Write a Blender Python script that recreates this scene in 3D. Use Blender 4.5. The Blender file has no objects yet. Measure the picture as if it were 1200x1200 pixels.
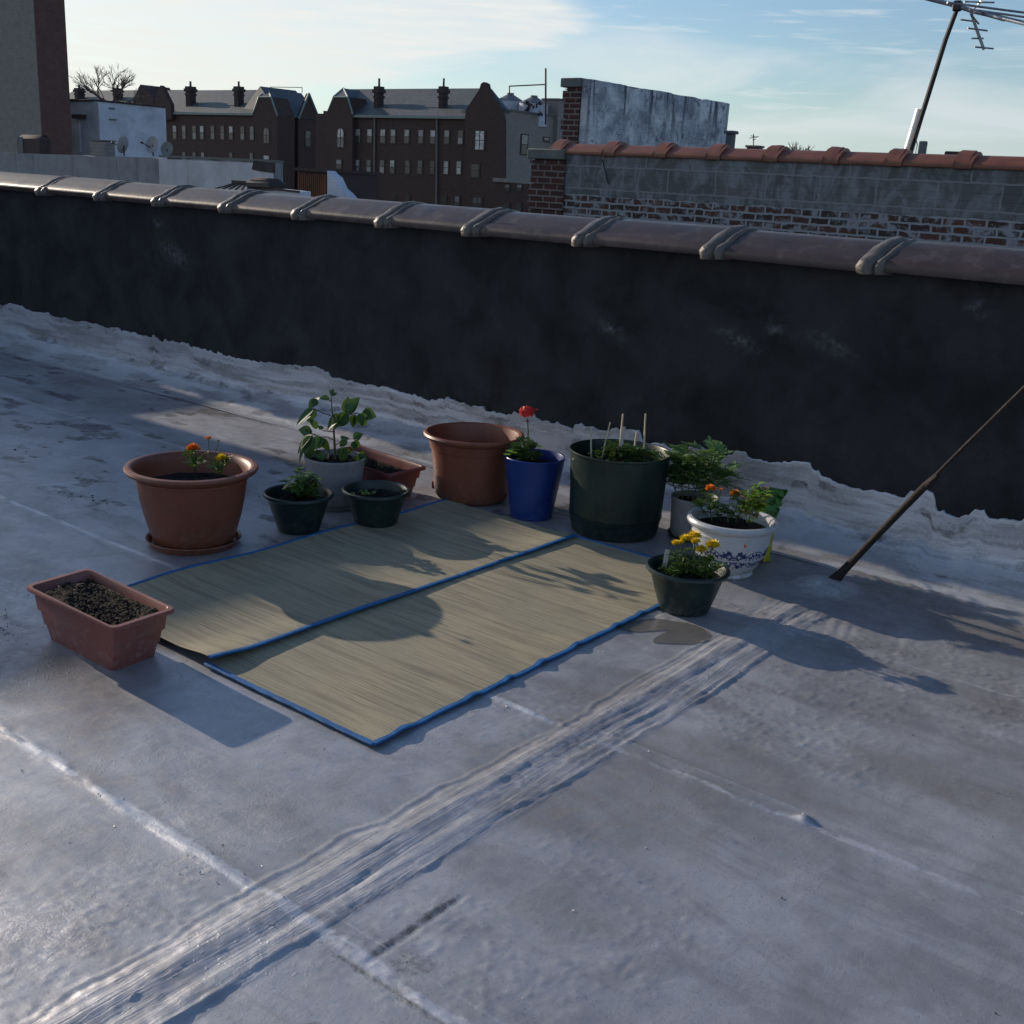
import bpy, math, random
import numpy as np
from mathutils import Vector, Matrix
random.seed(7)
scene = bpy.context.scene
COL = scene.collection
PI = math.pi

# ------------------------------------------------------------------ camera frame
FPX = 1320.0
CAMH = 1.6
MX = None
def _frame():
    v1 = np.array([-1150. - 600, 115. - 600, FPX]); v2 = v1 + np.array([1000., 54.5, 0])
    up = np.cross(v1, v2); up /= np.linalg.norm(up)
    if up[1] > 0: up = -up
    X = -v1 / np.linalg.norm(v1)
    return np.stack([X, np.cross(up, X), up])
MX = _frame()
def ray(u, v): return MX @ np.array([u - 600., v - 600., FPX])
def g(u, v, z=0.):
    d = ray(u, v); t = (z - CAMH) / d[2]; return Vector((d[0]*t, d[1]*t, z))
def at(u, v, y):
    d = ray(u, v); t = y / d[1]; return Vector((d[0]*t, y, CAMH + d[2]*t))
def atx(u, v, x):
    d = ray(u, v); t = x / d[0]; return Vector((x, d[1]*t, CAMH + d[2]*t))

# ------------------------------------------------------------------ noise
def vnoise(x, y, seed=0):
    x = np.asarray(x, float); y = np.asarray(y, float)
    xi = np.floor(x).astype(np.int64); yi = np.floor(y).astype(np.int64)
    xf = x - xi; yf = y - yi
    u = xf*xf*xf*(xf*(xf*6-15)+10); v = yf*yf*yf*(yf*(yf*6-15)+10)
    def h(a, b):
        n = (a * 374761393 + b * 668265263 + seed * 1442695041) & 0xffffffff
        n = ((n ^ (n >> 13)) * 1274126177) & 0xffffffff
        n = (n ^ (n >> 16)) & 0xffffff
        return n / float(0xffffff)
    return (h(xi, yi)*(1-u) + h(xi+1, yi)*u)*(1-v) + (h(xi, yi+1)*(1-u) + h(xi+1, yi+1)*u)*v
def fbm(x, y, seed=0, o=4):
    s = 0; a = .5; t = 0
    for k in range(o):
        s = s + a*vnoise(x*2**k, y*2**k, seed+k*17); t += a; a *= .5
    return s/t
def sst(a, b, x):
    t = np.clip((x-a)/(b-a), 0, 1); return t*t*(3-2*t)

# ------------------------------------------------------------------ mesh helpers
class MB:
    def __init__(s): s.v = []; s.f = []
    def add(s, vs, fs):
        o = len(s.v); s.v += [tuple(p) for p in vs]; s.f += [tuple(i+o for i in f) for f in fs]
    def build(s, name, m, parent=None, smooth=True, ang=40):
        me = bpy.data.meshes.new(name); me.from_pydata(s.v, [], s.f); me.update()
        if smooth:
            me.shade_smooth()
            me.set_sharp_from_angle(angle=math.radians(ang))
        o = bpy.data.objects.new(name, me); COL.objects.link(o)
        if m: me.materials.append(m)
        if parent: o.parent = parent
        return o
    def box(s, x0, x1, y0, y1, z0, z1):
        s.add([(x0,y0,z0),(x1,y0,z0),(x1,y1,z0),(x0,y1,z0),(x0,y0,z1),(x1,y0,z1),(x1,y1,z1),(x0,y1,z1)],
              [(0,3,2,1),(4,5,6,7),(0,1,5,4),(1,2,6,5),(2,3,7,6),(3,0,4,7)])
    def bevbox(s, x0, x1, y0, y1, z0, z1, b):
        def ring(x0,x1,y0,y1,z,b): return [(x0+b,y0,z),(x1-b,y0,z),(x1,y0+b,z),(x1,y1-b,z),(x1-b,y1,z),(x0+b,y1,z),(x0,y1-b,z),(x0,y0+b,z)]
        R = [ring(x0+b,x1-b,y0+b,y1-b,z0,b), ring(x0,x1,y0,y1,z0+b,b), ring(x0,x1,y0,y1,z1-b,b), ring(x0+b,x1-b,y0+b,y1-b,z1,b)]
        s.rings(R, True, True)
    def rings(s, R, cap0=False, cap1=False, closed=True):
        n = len(R[0]); vs = [p for r in R for p in r]; fs = []
        m = n if closed else n-1
        for i in range(len(R)-1):
            for j in range(m):
                a = i*n+j; b = i*n+(j+1) % n
                fs.append((a, b, b+n, a+n))
        if cap0: fs.append(tuple(reversed(range(n))))
        if cap1: fs.append(tuple((len(R)-1)*n+j for j in range(n)))
        s.add(vs, fs)
    def tube(s, pts, rad, n=8, cap=True):
        pts = [Vector(p) for p in pts]
        if not isinstance(rad, (list, tuple)): rad = [rad]*len(pts)
        R = []
        for i, p in enumerate(pts):
            d = (pts[min(i+1, len(pts)-1)] - pts[max(i-1, 0)]).normalized()
            a = d.cross(Vector((0, 0, 1)))
            if a.length < .05: a = d.cross(Vector((1, 0, 0)))
            a.normalize(); b = d.cross(a)
            R.append([p + (a*math.cos(2*PI*k/n) + b*math.sin(2*PI*k/n))*rad[i] for k in range(n)])
        s.rings(R, cap, cap)
    def lathe(s, prof, c=(0, 0, 0), n=48, cap=False, jit=0):
        R = []
        for (r, z) in prof:
            R.append([(c[0]+r*math.cos(2*PI*k/n), c[1]+r*math.sin(2*PI*k/n), c[2]+z) for k in range(n)])
        s.rings(R, cap, cap)
    def prism(s, poly, d):
        """poly: list of 3D points (planar), extruded by vector d"""
        n = len(poly); d = Vector(d)
        vs = [Vector(p) for p in poly] + [Vector(p)+d for p in poly]
        s.add(vs, [tuple(range(n)), tuple(reversed(range(n, 2*n)))] + [(i, i+n, (i+1) % n + n, (i+1) % n) for i in range(n)])
    def leaf(s, p, d, n, L, W, droop=.25, fold=.25, seg=5, tip=1.0):
        p = Vector(p); d = Vector(d).normalized(); n = Vector(n); n = (n - d*n.dot(d))
        if n.length < .01: n = d.orthogonal()
        n.normalize(); sd = d.cross(n); vs = []; fs = []
        for i in range(seg+1):
            t = i/seg
            w = W*.5*math.sin(PI*min(1, t**.75*.98+.01))**.9 + .0003
            c = p + d*L*t - n*droop*L*t*t
            u = n*(fold*w)
            vs += [c - sd*w + u, c, c + sd*w + u]
        for i in range(seg):
            a = i*3
            fs += [(a, a+1, a+4, a+3), (a+1, a+2, a+5, a+4)]
        s.add(vs, fs)
    def blob(s, c, r, n=8, jit=.2, sq=1.0):
        c = Vector(c); R = []
        for i in range(1, n//2+1):
            th = PI*i/(n//2+1)
            R.append([c + Vector((math.sin(th)*math.cos(2*PI*k/n), math.sin(th)*math.sin(2*PI*k/n), math.cos(th)*sq))*r*(1+random.uniform(-jit, jit)) for k in range(n)])
        s.rings(R, True, True)

def tag(o, label=None, cat=None, group=None, kind=None):
    if label: o['label'] = label
    if cat: o['category'] = cat
    if group: o['group'] = group
    if kind: o['kind'] = kind
    return o
def empty(name, loc, label, cat, group=None):
    o = bpy.data.objects.new(name, None); COL.objects.link(o); o.location = loc; o.empty_display_size = .05
    return tag(o, label, cat, group)
def child(mb, name, m, root, smooth=True, ang=40):
    """mesh built in world coordinates, parented to root keeping place"""
    base = Vector((0, 0, 0)); r = root
    while r is not None: base += Vector(r.location); r = r.parent
    mb.v = [(p[0]-base.x, p[1]-base.y, p[2]-base.z) for p in mb.v]
    return mb.build(name, m, root, smooth, ang)

def grid_obj(name, xs, ys, zf, m, parent=None, cols=None, mapf=None):
    X, Y = np.meshgrid(xs, ys); nx, ny = len(xs), len(ys)
    if mapf is None: P = np.stack([X, Y, zf(X, Y)], -1).reshape(-1, 3)
    else: P = mapf(X, Y).reshape(-1, 3)
    i = np.arange(ny-1)[:, None]*nx + np.arange(nx-1)[None, :]
    F = np.stack([i, i+1, i+nx+1, i+nx], -1).reshape(-1, 4)
    me = bpy.data.meshes.new(name)
    me.vertices.add(len(P)); me.vertices.foreach_set('co', P.astype(np.float32).ravel())
    me.loops.add(F.size); me.loops.foreach_set('vertex_index', F.astype(np.int32).ravel())
    me.polygons.add(len(F)); me.polygons.foreach_set('loop_start', np.arange(0, F.size, 4, dtype=np.int32))
    me.update(calc_edges=True); me.shade_smooth()
    if cols is not None:
        C = cols(X, Y).reshape(-1, 4).astype(np.float32)
        a = me.color_attributes.new('wear_and_light', 'FLOAT_COLOR', 'POINT'); a.data.foreach_set('color', C.ravel())
    o = bpy.data.objects.new(name, me); COL.objects.link(o); me.materials.append(m)
    if parent: o.parent = parent
    return o

# ------------------------------------------------------------------ materials
class NT:
    def __init__(s, name):
        s.m = bpy.data.materials.new(name); s.m.use_nodes = True; s.t = s.m.node_tree
        s.b = s.t.nodes['Principled BSDF']; s.out = s.t.nodes['Material Output']
    def n(s, ty, **kw):
        nd = s.t.nodes.new(ty)
        for k, v in kw.items():
            if k.startswith('i_'): nd.inputs[k[2:].replace('_', ' ')].default_value = v
            else: setattr(nd, k, v)
        return nd
    def l(s, a, b): s.t.links.new(a, b)
    def set(s, **kw):
        for k, v in kw.items(): s.b.inputs[k.replace('_', ' ')].default_value = v
    def noise(s, vec, scale, detail=4, rough=.5, dist=0):
        nd = s.n('ShaderNodeTexNoise'); nd.inputs['Scale'].default_value = scale; nd.inputs['Detail'].default_value = detail
        nd.inputs['Roughness'].default_value = rough; nd.inputs['Distortion'].default_value = dist
        if vec is not None: s.l(vec, nd.inputs['Vector'])
        return nd.outputs['Fac']
    def ramp(s, fac, stops, interp='LINEAR'):
        nd = s.n('ShaderNodeValToRGB'); cr = nd.color_ramp; cr.interpolation = interp
        while len(cr.elements) < len(stops): cr.elements.new(.5)
        for e, (p, c) in zip(cr.elements, stops):
            e.position = p; e.color = (c, c, c, 1) if isinstance(c, (int, float)) else (*c, 1)
        s.l(fac, nd.inputs['Fac']); return nd.outputs['Color']
    def mix(s, fac, a, b, mode='MIX'):
        nd = s.n('ShaderNodeMix', data_type='RGBA', blend_type=mode)
        if isinstance(fac, (int, float)): nd.inputs['Factor'].default_value = fac
        else: s.l(fac, nd.inputs['Factor'])
        for k, v in ((6, a), (7, b)):
            if isinstance(v, tuple): nd.inputs[k].default_value = (*v, 1)
            else: s.l(v, nd.inputs[k])
        return nd.outputs[2]
    def math(s, op, a, b=None, c=None, clamp=False):
        nd = s.n('ShaderNodeMath', operation=op, use_clamp=clamp)
        for k, v in enumerate((a, b, c)):
            if v is None: continue
            if isinstance(v, (int, float)): nd.inputs[k].default_value = v
            else: s.l(v, nd.inputs[k])
        return nd.outputs[0]
    def mapping(s, vec, scale=(1, 1, 1), loc=(0, 0, 0), rot=(0, 0, 0)):
        nd = s.n('ShaderNodeMapping'); nd.inputs['Scale'].default_value = scale
        nd.inputs['Location'].default_value = loc; nd.inputs['Rotation'].default_value = rot
        s.l(vec, nd.inputs['Vector']); return nd.outputs['Vector']
    def bump(s, h, strength=.5, dist=.01, prev=None):
        nd = s.n('ShaderNodeBump'); nd.inputs['Strength'].default_value = strength; nd.inputs['Distance'].default_value = dist
        s.l(h, nd.inputs['Height'])
        if prev: s.l(prev, nd.inputs['Normal'])
        return nd.outputs['Normal']
    def obj(s): return s.n('ShaderNodeTexCoord').outputs['Object']
    def pos(s): return s.n('ShaderNodeNewGeometry').outputs['Position']
    def xz(s, vec, scale=(1, 1)):
        a = s.n('ShaderNodeSeparateXYZ'); s.l(vec, a.inputs[0]); b = s.n('ShaderNodeCombineXYZ')
        nx = s.math('ADD', a.outputs[0], a.outputs[1]); s.l(nx, b.inputs[0]); s.l(a.outputs[2], b.inputs[1]); return b.outputs[0]

def simple(name, col, rough=.5, metal=0, var=.15, scale=8, bump=.1, bscale=80, bdist=.002, dirt=None, splash=None):
    q = NT(name); o = q.pos()
    f = q.noise(o, scale, 5, .6)
    dk = tuple(c*(1-var) for c in col); lt = tuple(min(1, c*(1+var)) for c in col)
    c = q.ramp(f, [(.3, dk), (.7, lt)])
    if dirt:
        f2 = q.noise(o, scale*2.5, 6, .65)
        c = q.mix(q.ramp(f2, [(.52, 0.), (.72, .6)]), c, dirt)
    rb_ = None
    if splash:
        sp = q.n('ShaderNodeSeparateXYZ'); q.l(o, sp.inputs[0])
        lowz = q.ramp(sp.outputs[2], [(0., 1.), (.14, 0.)]); sn = q.noise(o, 38, 7, .72)
        k = q.math('MULTIPLY', q.math('ADD', lowz, .22), q.ramp(sn, [(.50, 0.), (.62, 1.)]))
        c = q.mix(k, c, splash)
        dr = q.noise(q.mapping(o, (1, 1, .12)), 26, 5, .65)
        c = q.mix(q.ramp(dr, [(.58, 0.), (.72, .35)]), c, splash)
        wv = q.n('ShaderNodeTexWave', wave_type='BANDS', bands_direction='Z'); wv.inputs['Scale'].default_value = 55; wv.inputs['Distortion'].default_value = .4; q.l(o, wv.inputs['Vector']); rb_ = wv.outputs['Fac']
    q.l(c, q.b.inputs['Base Color'])
    q.l(q.ramp(f, [(.3, max(0, rough-.08)), (.7, min(1, rough+.1))]), q.b.inputs['Roughness'])
    q.set(Metallic=metal)
    if bump:
        nb = q.bump(q.noise(o, bscale, 4, .6), bump, bdist)
        if rb_ is not None: nb = q.bump(rb_, .25, .0008, nb)
        q.l(nb, q.b.inputs['Normal'])
    return q.m

def leafmat(name, c1, c2, rough=.45, trans=.25):
    q = NT(name); geo = q.n('ShaderNodeNewGeometry')
    c = q.ramp(geo.outputs['Random Per Island'], [(0, c1), (1, c2)])
    f = q.noise(geo.outputs['Position'], 60, 3)
    c = q.mix(q.ramp(f, [(.35, 0.), (.7, .35)]), c, tuple(min(1, x*1.6) for x in c2))
    q.l(c, q.b.inputs['Base Color']); q.set(Roughness=rough)
    tr = q.n('ShaderNodeBsdfTranslucent'); ms = q.n('ShaderNodeMixShader'); ms.inputs[0].default_value = trans
    c3 = q.mix(.5, c, (.25, .4, .03)); q.l(c3, tr.inputs['Color'])
    q.l(q.b.outputs[0], ms.inputs[1]); q.l(tr.outputs[0], ms.inputs[2]); q.l(ms.outputs[0], q.out.inputs['Surface'])
    return q.m

def silver_mat():
    q = NT('silver_roof_coating'); P = q.pos()
    at_ = q.n('ShaderNodeAttribute', attribute_name='wear_and_light'); sep = q.n('ShaderNodeSeparateColor'); q.l(at_.outputs['Color'], sep.inputs[0])
    n1 = q.noise(P, 1.1, 6, .6, .8); n2 = q.noise(q.mapping(P, (.45, 1.5, 1), rot=(0, 0, .25)), 2.6, 7, .62, 1.2); n3 = q.noise(P, 110, 4, .65); n4 = q.noise(P, 18, 8, .7)
    n5 = q.noise(q.mapping(P, (1, .7, 1), rot=(0, 0, -.4)), 5.5, 7, .65, .8)
    base = q.ramp(n1, [(.30, (.345, .352, .38)), (.5, (.425, .433, .463)), (.68, (.505, .513, .545))])
    base = q.mix(q.ramp(n2, [(.38, .55), (.52, 0.)]), base, (.27, .268, .29))
    base = q.mix(q.ramp(n5, [(.52, 0.), (.68, .6)]), base, (.53, .54, .575))
    base = q.mix(q.ramp(n5, [(.34, .45), (.46, 0.)]), base, (.285, .275, .28))
    base = q.mix(q.ramp(n3, [(.32, .35), (.42, 0.)]), base, (.14, .14, .15))
    nf = q.noise(P, 70, 8, .75)
    wf = q.ramp(q.math('ADD', sep.outputs[1], q.math('MULTIPLY', q.math('SUBTRACT', q.math('MULTIPLY', q.math('ADD', nf, n4), .5), .5), 2.4)), [(.50, 0.), (.95, .85)])
    wf = q.math('MULTIPLY', wf, q.ramp(sep.outputs[1], [(.04, 0.), (.25, 1.)]))
    base = q.mix(wf, base, (.05, .048, .048))
    bf = q.math('MULTIPLY', sep.outputs[2], q.ramp(n4, [(.25, .2), (.6, .8)]))
    base = q.mix(bf, base, (.22, .19, .17))
    base = q.mix(q.math('MULTIPLY', q.ramp(q.math('ADD', sep.outputs[0], q.math('MULTIPLY', q.math('SUBTRACT', nf, .5), 1.6)), [(.30, 0.), (.80, .75)]), q.ramp(sep.outputs[0], [(.03, 0.), (.2, 1.)])), base, (.62, .64, .69))
    q.l(base, q.b.inputs['Base Color'])
    q.l(q.ramp(n4, [(.3, .36), (.7, .58)]), q.b.inputs['Roughness']); q.set(Metallic=.42)
    nb = q.bump(q.noise(P, 240, 5, .8), .22, .0018)
    pq = q.ramp(q.noise(P, 2.1, 6, .7), [(.50, .08), (.72, 1.)])
    gr = q.math('MULTIPLY', q.ramp(q.noise(P, 95, 6, .75), [(.50, 0.), (.58, 1.)]), pq)
    nb = q.bump(gr, .26, .0035, nb)
    # brushed strokes: along the ridge, and along the flashing
    ridge = at_.outputs['Alpha']
    st1 = q.noise(q.mapping(P, (62, 2.0, 1)), 1, 7, .66, .5); st2 = q.ramp(q.noise(q.mapping(P, (26, 1.6, 1)), 1, 5, .65, .7), [(.46, 0.), (.52, 1.)])
    nb = q.bump(q.math('MULTIPLY', q.math('ADD', st1, q.math('MULTIPLY', st2, .35)), ridge), .38, .007, nb)
    sz = q.n('ShaderNodeSeparateXYZ'); q.l(P, sz.inputs[0]); up = q.ramp(sz.outputs[2], [(.03, 0.), (.08, 1.)])
    fs = q.noise(q.mapping(P, (4, 70, 70)), 1, 6, .7, .5); fs2 = q.ramp(q.noise(q.mapping(P, (2.5, 22, 22)), 1, 5, .7, .6), [(.48, 0.), (.54, 1.)])
    nb = q.bump(q.math('MULTIPLY', q.math('ADD', fs, q.math('MULTIPLY', fs2, .4)), up), .4, .006, nb)
    pm = q.ramp(q.noise(P, 2.6, 5, .6), [(.53, .0), (.66, 1.)])
    v = q.n('ShaderNodeTexVoronoi'); v.inputs['Scale'].default_value = 95; v.inputs['Randomness'].default_value = 1; q.l(P, v.inputs['Vector'])
    fl = q.math('MULTIPLY', q.ramp(v.outputs['Distance'], [(.12, 1.), (.42, 0.)]), q.ramp(q.noise(P, 42, 3, .6), [(.5, 0.), (.62, 1.)]))
    nb = q.bump(q.math('MULTIPLY', fl, pm), .35, .003, nb)
    nb = q.bump(q.noise(q.mapping(P, (1, .6, 1)), 9, 8, .72, .4), .22, .010, nb)
    q.l(nb, q.b.inputs['Normal'])
    return q.m

def tarwall_mat():
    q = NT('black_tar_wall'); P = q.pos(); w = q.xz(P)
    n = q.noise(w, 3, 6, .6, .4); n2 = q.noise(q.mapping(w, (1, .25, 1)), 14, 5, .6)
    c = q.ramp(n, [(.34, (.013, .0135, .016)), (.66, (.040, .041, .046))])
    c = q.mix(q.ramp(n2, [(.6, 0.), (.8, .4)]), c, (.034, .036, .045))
    at_ = q.n('ShaderNodeAttribute', attribute_name='wear_and_light'); sep = q.n('ShaderNodeSeparateColor'); q.l(at_.outputs['Color'], sep.inputs[0])
    c = q.mix(q.math('MULTIPLY', sep.outputs[0], q.ramp(q.noise(w, 25, 5, .7), [(.4, 0.), (.6, .8)])), c, (.19, .20, .23))  # pale colour for painted grazing-sun streaks and for silver paint splotches
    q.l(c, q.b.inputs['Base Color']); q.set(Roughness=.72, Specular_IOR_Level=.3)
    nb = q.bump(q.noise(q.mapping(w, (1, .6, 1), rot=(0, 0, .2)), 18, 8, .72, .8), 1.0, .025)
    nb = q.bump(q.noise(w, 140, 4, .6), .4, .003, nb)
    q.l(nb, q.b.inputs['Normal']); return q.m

def brick_mat(name, c1, c2, mortar, bw=.21, bh=.075, ms=.012, rough=.85, wash=None, bump=.6):
    q = NT(name); P = q.pos(); w = q.xz(P)
    b = q.n('ShaderNodeTexBrick'); q.l(w, b.inputs['Vector'])
    b.inputs['Color1'].default_value = (*c1, 1); b.inputs['Color2'].default_value = (*c2, 1); b.inputs['Mortar'].default_value = (*mortar, 1)
    b.inputs['Scale'].default_value = 1; b.inputs['Brick Width'].default_value = bw; b.inputs['Row Height'].default_value = bh
    b.inputs['Mortar Size'].default_value = ms; b.inputs['Mortar Smooth'].default_value = .3
    c = b.outputs['Color']
    n = q.noise(w, 2.2, 6, .62)
    c = q.mix(q.ramp(n, [(.3, .45), (.6, 0.)]), c, tuple(x*.5 for x in c1))
    if wash:
        wn = q.noise(q.mapping(w, (1, 1.6, 1)), 5, 7, .7, .6)
        c = q.mix(q.ramp(wn, wash[1]), c, wash[0])
    q.l(c, q.b.inputs['Base Color']); q.set(Roughness=rough)
    q.l(q.bump(q.math('SUBTRACT', q.noise(w, 30, 5), b.outputs['Fac']), bump, .012), q.b.inputs['Normal'])
    return q.m

def partywall_mat():
    """cement blocks above, bricks with smeared white mortar below"""
    q = NT('cement_and_brick_wall'); P = q.pos(); w = q.xz(P); sp = q.n('ShaderNodeSeparateXYZ'); q.l(P, sp.inputs[0])
    wd = q.n('ShaderNodeVectorMath', operation='ADD')
    nz = q.n('ShaderNodeTexNoise'); nz.inputs['Scale'].default_value = 9; nz.inputs['Detail'].default_value = 4; q.l(w, nz.inputs['Vector'])
    vm = q.n('ShaderNodeVectorMath', operation='SCALE'); vm.inputs['Scale'].default_value = .035; q.l(nz.outputs['Color'], vm.inputs[0])
    q.l(w, wd.inputs[0]); q.l(vm.outputs[0], wd.inputs[1]); ww = wd.outputs[0]
    b = q.n('ShaderNodeTexBrick'); q.l(ww, b.inputs['Vector'])
    b.inputs['Color1'].default_value = (.11, .042, .03, 1); b.inputs['Color2'].default_value = (.035, .024, .024, 1); b.inputs['Mortar'].default_value = (.27, .29, .33, 1)
    b.inputs['Scale'].default_value = 1; b.inputs['Brick Width'].default_value = .215; b.inputs['Row Height'].default_value = .078
    b.inputs['Mortar Size'].default_value = .013; b.inputs['Mortar Smooth'].default_value = .35; b.inputs['Bias'].default_value = .2
    sm = q.ramp(q.noise(w, 7, 8, .72, .5), [(.50, 0.), (.60, 1.)])
    brick = q.mix(sm, b.outputs['Color'], (.25, .27, .31))
    c = q.n('ShaderNodeTexBrick'); q.l(ww, c.inputs['Vector'])
    c.inputs['Color1'].default_value = (.085, .095, .10, 1); c.inputs['Color2'].default_value = (.115, .125, .13, 1); c.inputs['Mortar'].default_value = (.2, .22, .24, 1)
    c.inputs['Scale'].default_value = 1; c.inputs['Brick Width'].default_value = .62; c.inputs['Row Height'].default_value = .26
    c.inputs['Mortar Size'].default_value = .012; c.inputs['Mortar Smooth'].default_value = .5
    st = q.ramp(q.noise(q.mapping(w, (1, .55, 1), rot=(0, 0, -.5)), 5, 6, .65, 1.2), [(.44, 0.), (.62, .9)])
    blk = q.mix(st, c.outputs['Color'], (.21, .235, .27))
    sel = q.math('ADD', sp.outputs[2], q.math('MULTIPLY', q.noise(w, 6, 4), .09))
    top = q.ramp(sel, [(0.0, 0.), (1.0, 1.)])
    fac = q.math('GREATER_THAN', sel, 1.51)
    q.l(q.mix(fac, brick, blk), q.b.inputs['Base Color']); q.set(Roughness=.85)
    h = q.math('ADD', q.math('MULTIPLY', b.outputs['Fac'], -.6), q.noise(w, 25, 6, .7))
    q.l(q.bump(h, .7, .012), q.b.inputs['Normal']); return q.m

def whitewash_mat(name, col=(.5, .53, .6), dark=(.10, .11, .13), streak=.6, scale=3, zs=1.0):
    q = NT(name); P = q.pos(); w = q.xz(P)
    n = q.noise(q.mapping(w, (1, .9, 1)), scale*1.4, 7, .72, .4)
    s = q.noise(q.mapping(w, (3.5, .28, 1)), scale, 6, .65, .3)
    b = q.n('ShaderNodeTexBrick'); q.l(w, b.inputs['Vector']); b.inputs['Scale'].default_value = 1
    b.inputs['Brick Width'].default_value = .21; b.inputs['Row Height'].default_value = .075; b.inputs['Mortar Size'].default_value = .008; b.inputs['Mortar Smooth'].default_value = .6
    c = q.ramp(n, [(.33, tuple(x*.66 for x in col)), (.6, col)])
    c = q.mix(q.ramp(s, [(.56, 0.), (.70, streak)]), c, dark)
    c = q.mix(q.math('MULTIPLY', b.outputs['Fac'], .35), c, tuple(x*.55 for x in col))
    q.l(c, q.b.inputs['Base Color']); q.set(Roughness=.8)
    q.l(q.bump(q.math('SUBTRACT', n, q.math('MULTIPLY', b.outputs['Fac'], .3)), .6, .02), q.b.inputs['Normal']); return q.m

def slab_mat():
    q = NT('peeling_white_paint'); P = q.pos(); sp = q.n('ShaderNodeSeparateXYZ'); q.l(P, sp.inputs[0]); w = q.xz(P)
    b = q.n('ShaderNodeTexBrick'); q.l(w, b.inputs['Vector']); b.inputs['Scale'].default_value = 1
    b.inputs['Brick Width'].default_value = .21; b.inputs['Row Height'].default_value = .075; b.inputs['Mortar Size'].default_value = .007; b.inputs['Mortar Smooth'].default_value = .8
    n = q.noise(w, 2.2, 8, .72, .3); m = q.noise(w, 7, 8, .75, .6)
    c = q.ramp(n, [(.40, (.27, .29, .34)), (.5, (.46, .48, .53)), (.60, (.66, .68, .72))])
    c = q.mix(q.ramp(m, [(.38, .9), (.44, 0.)]), c, (.10, .11, .14))
    st = q.noise(q.mapping(w, (7, .5, 1)), 1, 7, .72, .5)
    hz = q.math('ADD', sp.outputs[2], q.math('MULTIPLY', n, 1.2))
    top = q.ramp(q.math('SUBTRACT', hz, 2.6), [(0., 0.), (.9, 1.)])
    c = q.mix(q.math('MULTIPLY', q.ramp(st, [(.545, 0.), (.60, .9)]), top), c, (.055, .06, .075))
    c = q.mix(q.math('MULTIPLY', b.outputs['Fac'], .10), c, (.25, .27, .31))
    q.l(c, q.b.inputs['Base Color']); q.set(Roughness=.85)
    q.l(q.bump(q.math('SUBTRACT', m, q.math('MULTIPLY', b.outputs['Fac'], .3)), .7, .02), q.b.inputs['Normal']); return q.m

def straw_mat():
    q = NT('woven_straw'); P = q.obj()
    a = q.noise(q.mapping(P, (3.5, 430, 1)), 1, 3, .65); b = q.noise(q.mapping(P, (1.6, 120, 1)), 1, 5, .75); c0 = q.noise(P, 2.5, 4); d = q.noise(q.mapping(P, (.9, 22, 1)), 1, 4, .6)
    c = q.ramp(a, [(.3, (.20, .168, .10)), (.5, (.41, .355, .235)), (.7, (.57, .51, .36))])
    c = q.mix(q.ramp(b, [(.35, .9), (.47, 0.)]), c, (.085, .065, .045))
    c = q.mix(q.ramp(b, [(.56, 0.), (.68, .45)]), c, (.44, .42, .33))
    c = q.mix(q.ramp(d, [(.35, .45), (.5, 0.)]), c, (.15, .125, .09))
    c = q.mix(q.ramp(c0, [(.4, .3), (.6, 0.)]), c, (.20, .215, .155))
    wv = q.n('ShaderNodeTexWave', wave_type='BANDS', bands_direction='X'); wv.inputs['Scale'].default_value = 22; wv.inputs['Distortion'].default_value = .3; q.l(P, wv.inputs['Vector'])
    c = q.mix(q.ramp(wv.outputs['Fac'], [(0, .25), (.12, 0.)]), c, (.16, .13, .09))
    q.l(c, q.b.inputs['Base Color']); q.set(Roughness=.75)
    nb = q.bump(a, .7, .0018); nb = q.bump(wv.outputs['Fac'], .2, .001, nb); nb = q.bump(b, .6, .004, nb); nb = q.bump(d, .35, .01, nb)
    q.l(nb, q.b.inputs['Normal']); return q.m

def slate_mat(name, c1=(.10, .115, .125), c2=(.15, .165, .175)):
    q = NT(name); P = q.pos(); w = q.xz(P); b = q.n('ShaderNodeTexBrick'); q.l(w, b.inputs['Vector'])
    b.inputs['Color1'].default_value = (*c1, 1); b.inputs['Color2'].default_value = (*c2, 1); b.inputs['Mortar'].default_value = (*[x*.5 for x in c1], 1)
    b.inputs['Scale'].default_value = 1; b.inputs['Brick Width'].default_value = .5; b.inputs['Row Height'].default_value = .3; b.inputs['Mortar Size'].default_value = .02
    n = q.noise(w, .9, 6, .65)
    c = q.mix(q.ramp(n, [(.5, 0.), (.68, .6)]), b.outputs['Color'], (.07, .06, .058))
    q.l(c, q.b.inputs['Base Color']); q.set(Roughness=.6); return q.m

M = {}
M['silver'] = silver_mat()
M['tar'] = tarwall_mat()
M['straw'] = straw_mat()
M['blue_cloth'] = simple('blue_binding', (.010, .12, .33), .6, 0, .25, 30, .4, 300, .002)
M['terra'] = simple('terracotta_plastic', (.19, .058, .032), .42, 0, .12, 6, .25, 260, .0012, dirt=(.135, .07, .055), splash=(.225, .11, .08))
M['terra2'] = simple('brick_red_plastic', (.185, .046, .038), .38, 0, .1, 6, .2, 260, .001, dirt=(.15, .07, .06), splash=(.22, .10, .08))
M['pinkplastic'] = simple('rosy_terracotta_plastic', (.215, .072, .058), .42, 0, .1, 6, .2, 260, .001, dirt=(.19, .10, .09), splash=(.28, .15, .13))
M['green_plastic'] = simple('dark_green_plastic', (.007, .023, .019), .38, 0, .3, 7, .15, 200, .001, dirt=(.012, .022, .02), splash=(.045, .05, .045))
M['blue_plastic'] = simple('cobalt_blue_glaze', (.010, .036, .19), .35, 0, .15, 6, .1, 120, .001, splash=(.04, .06, .2))
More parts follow.
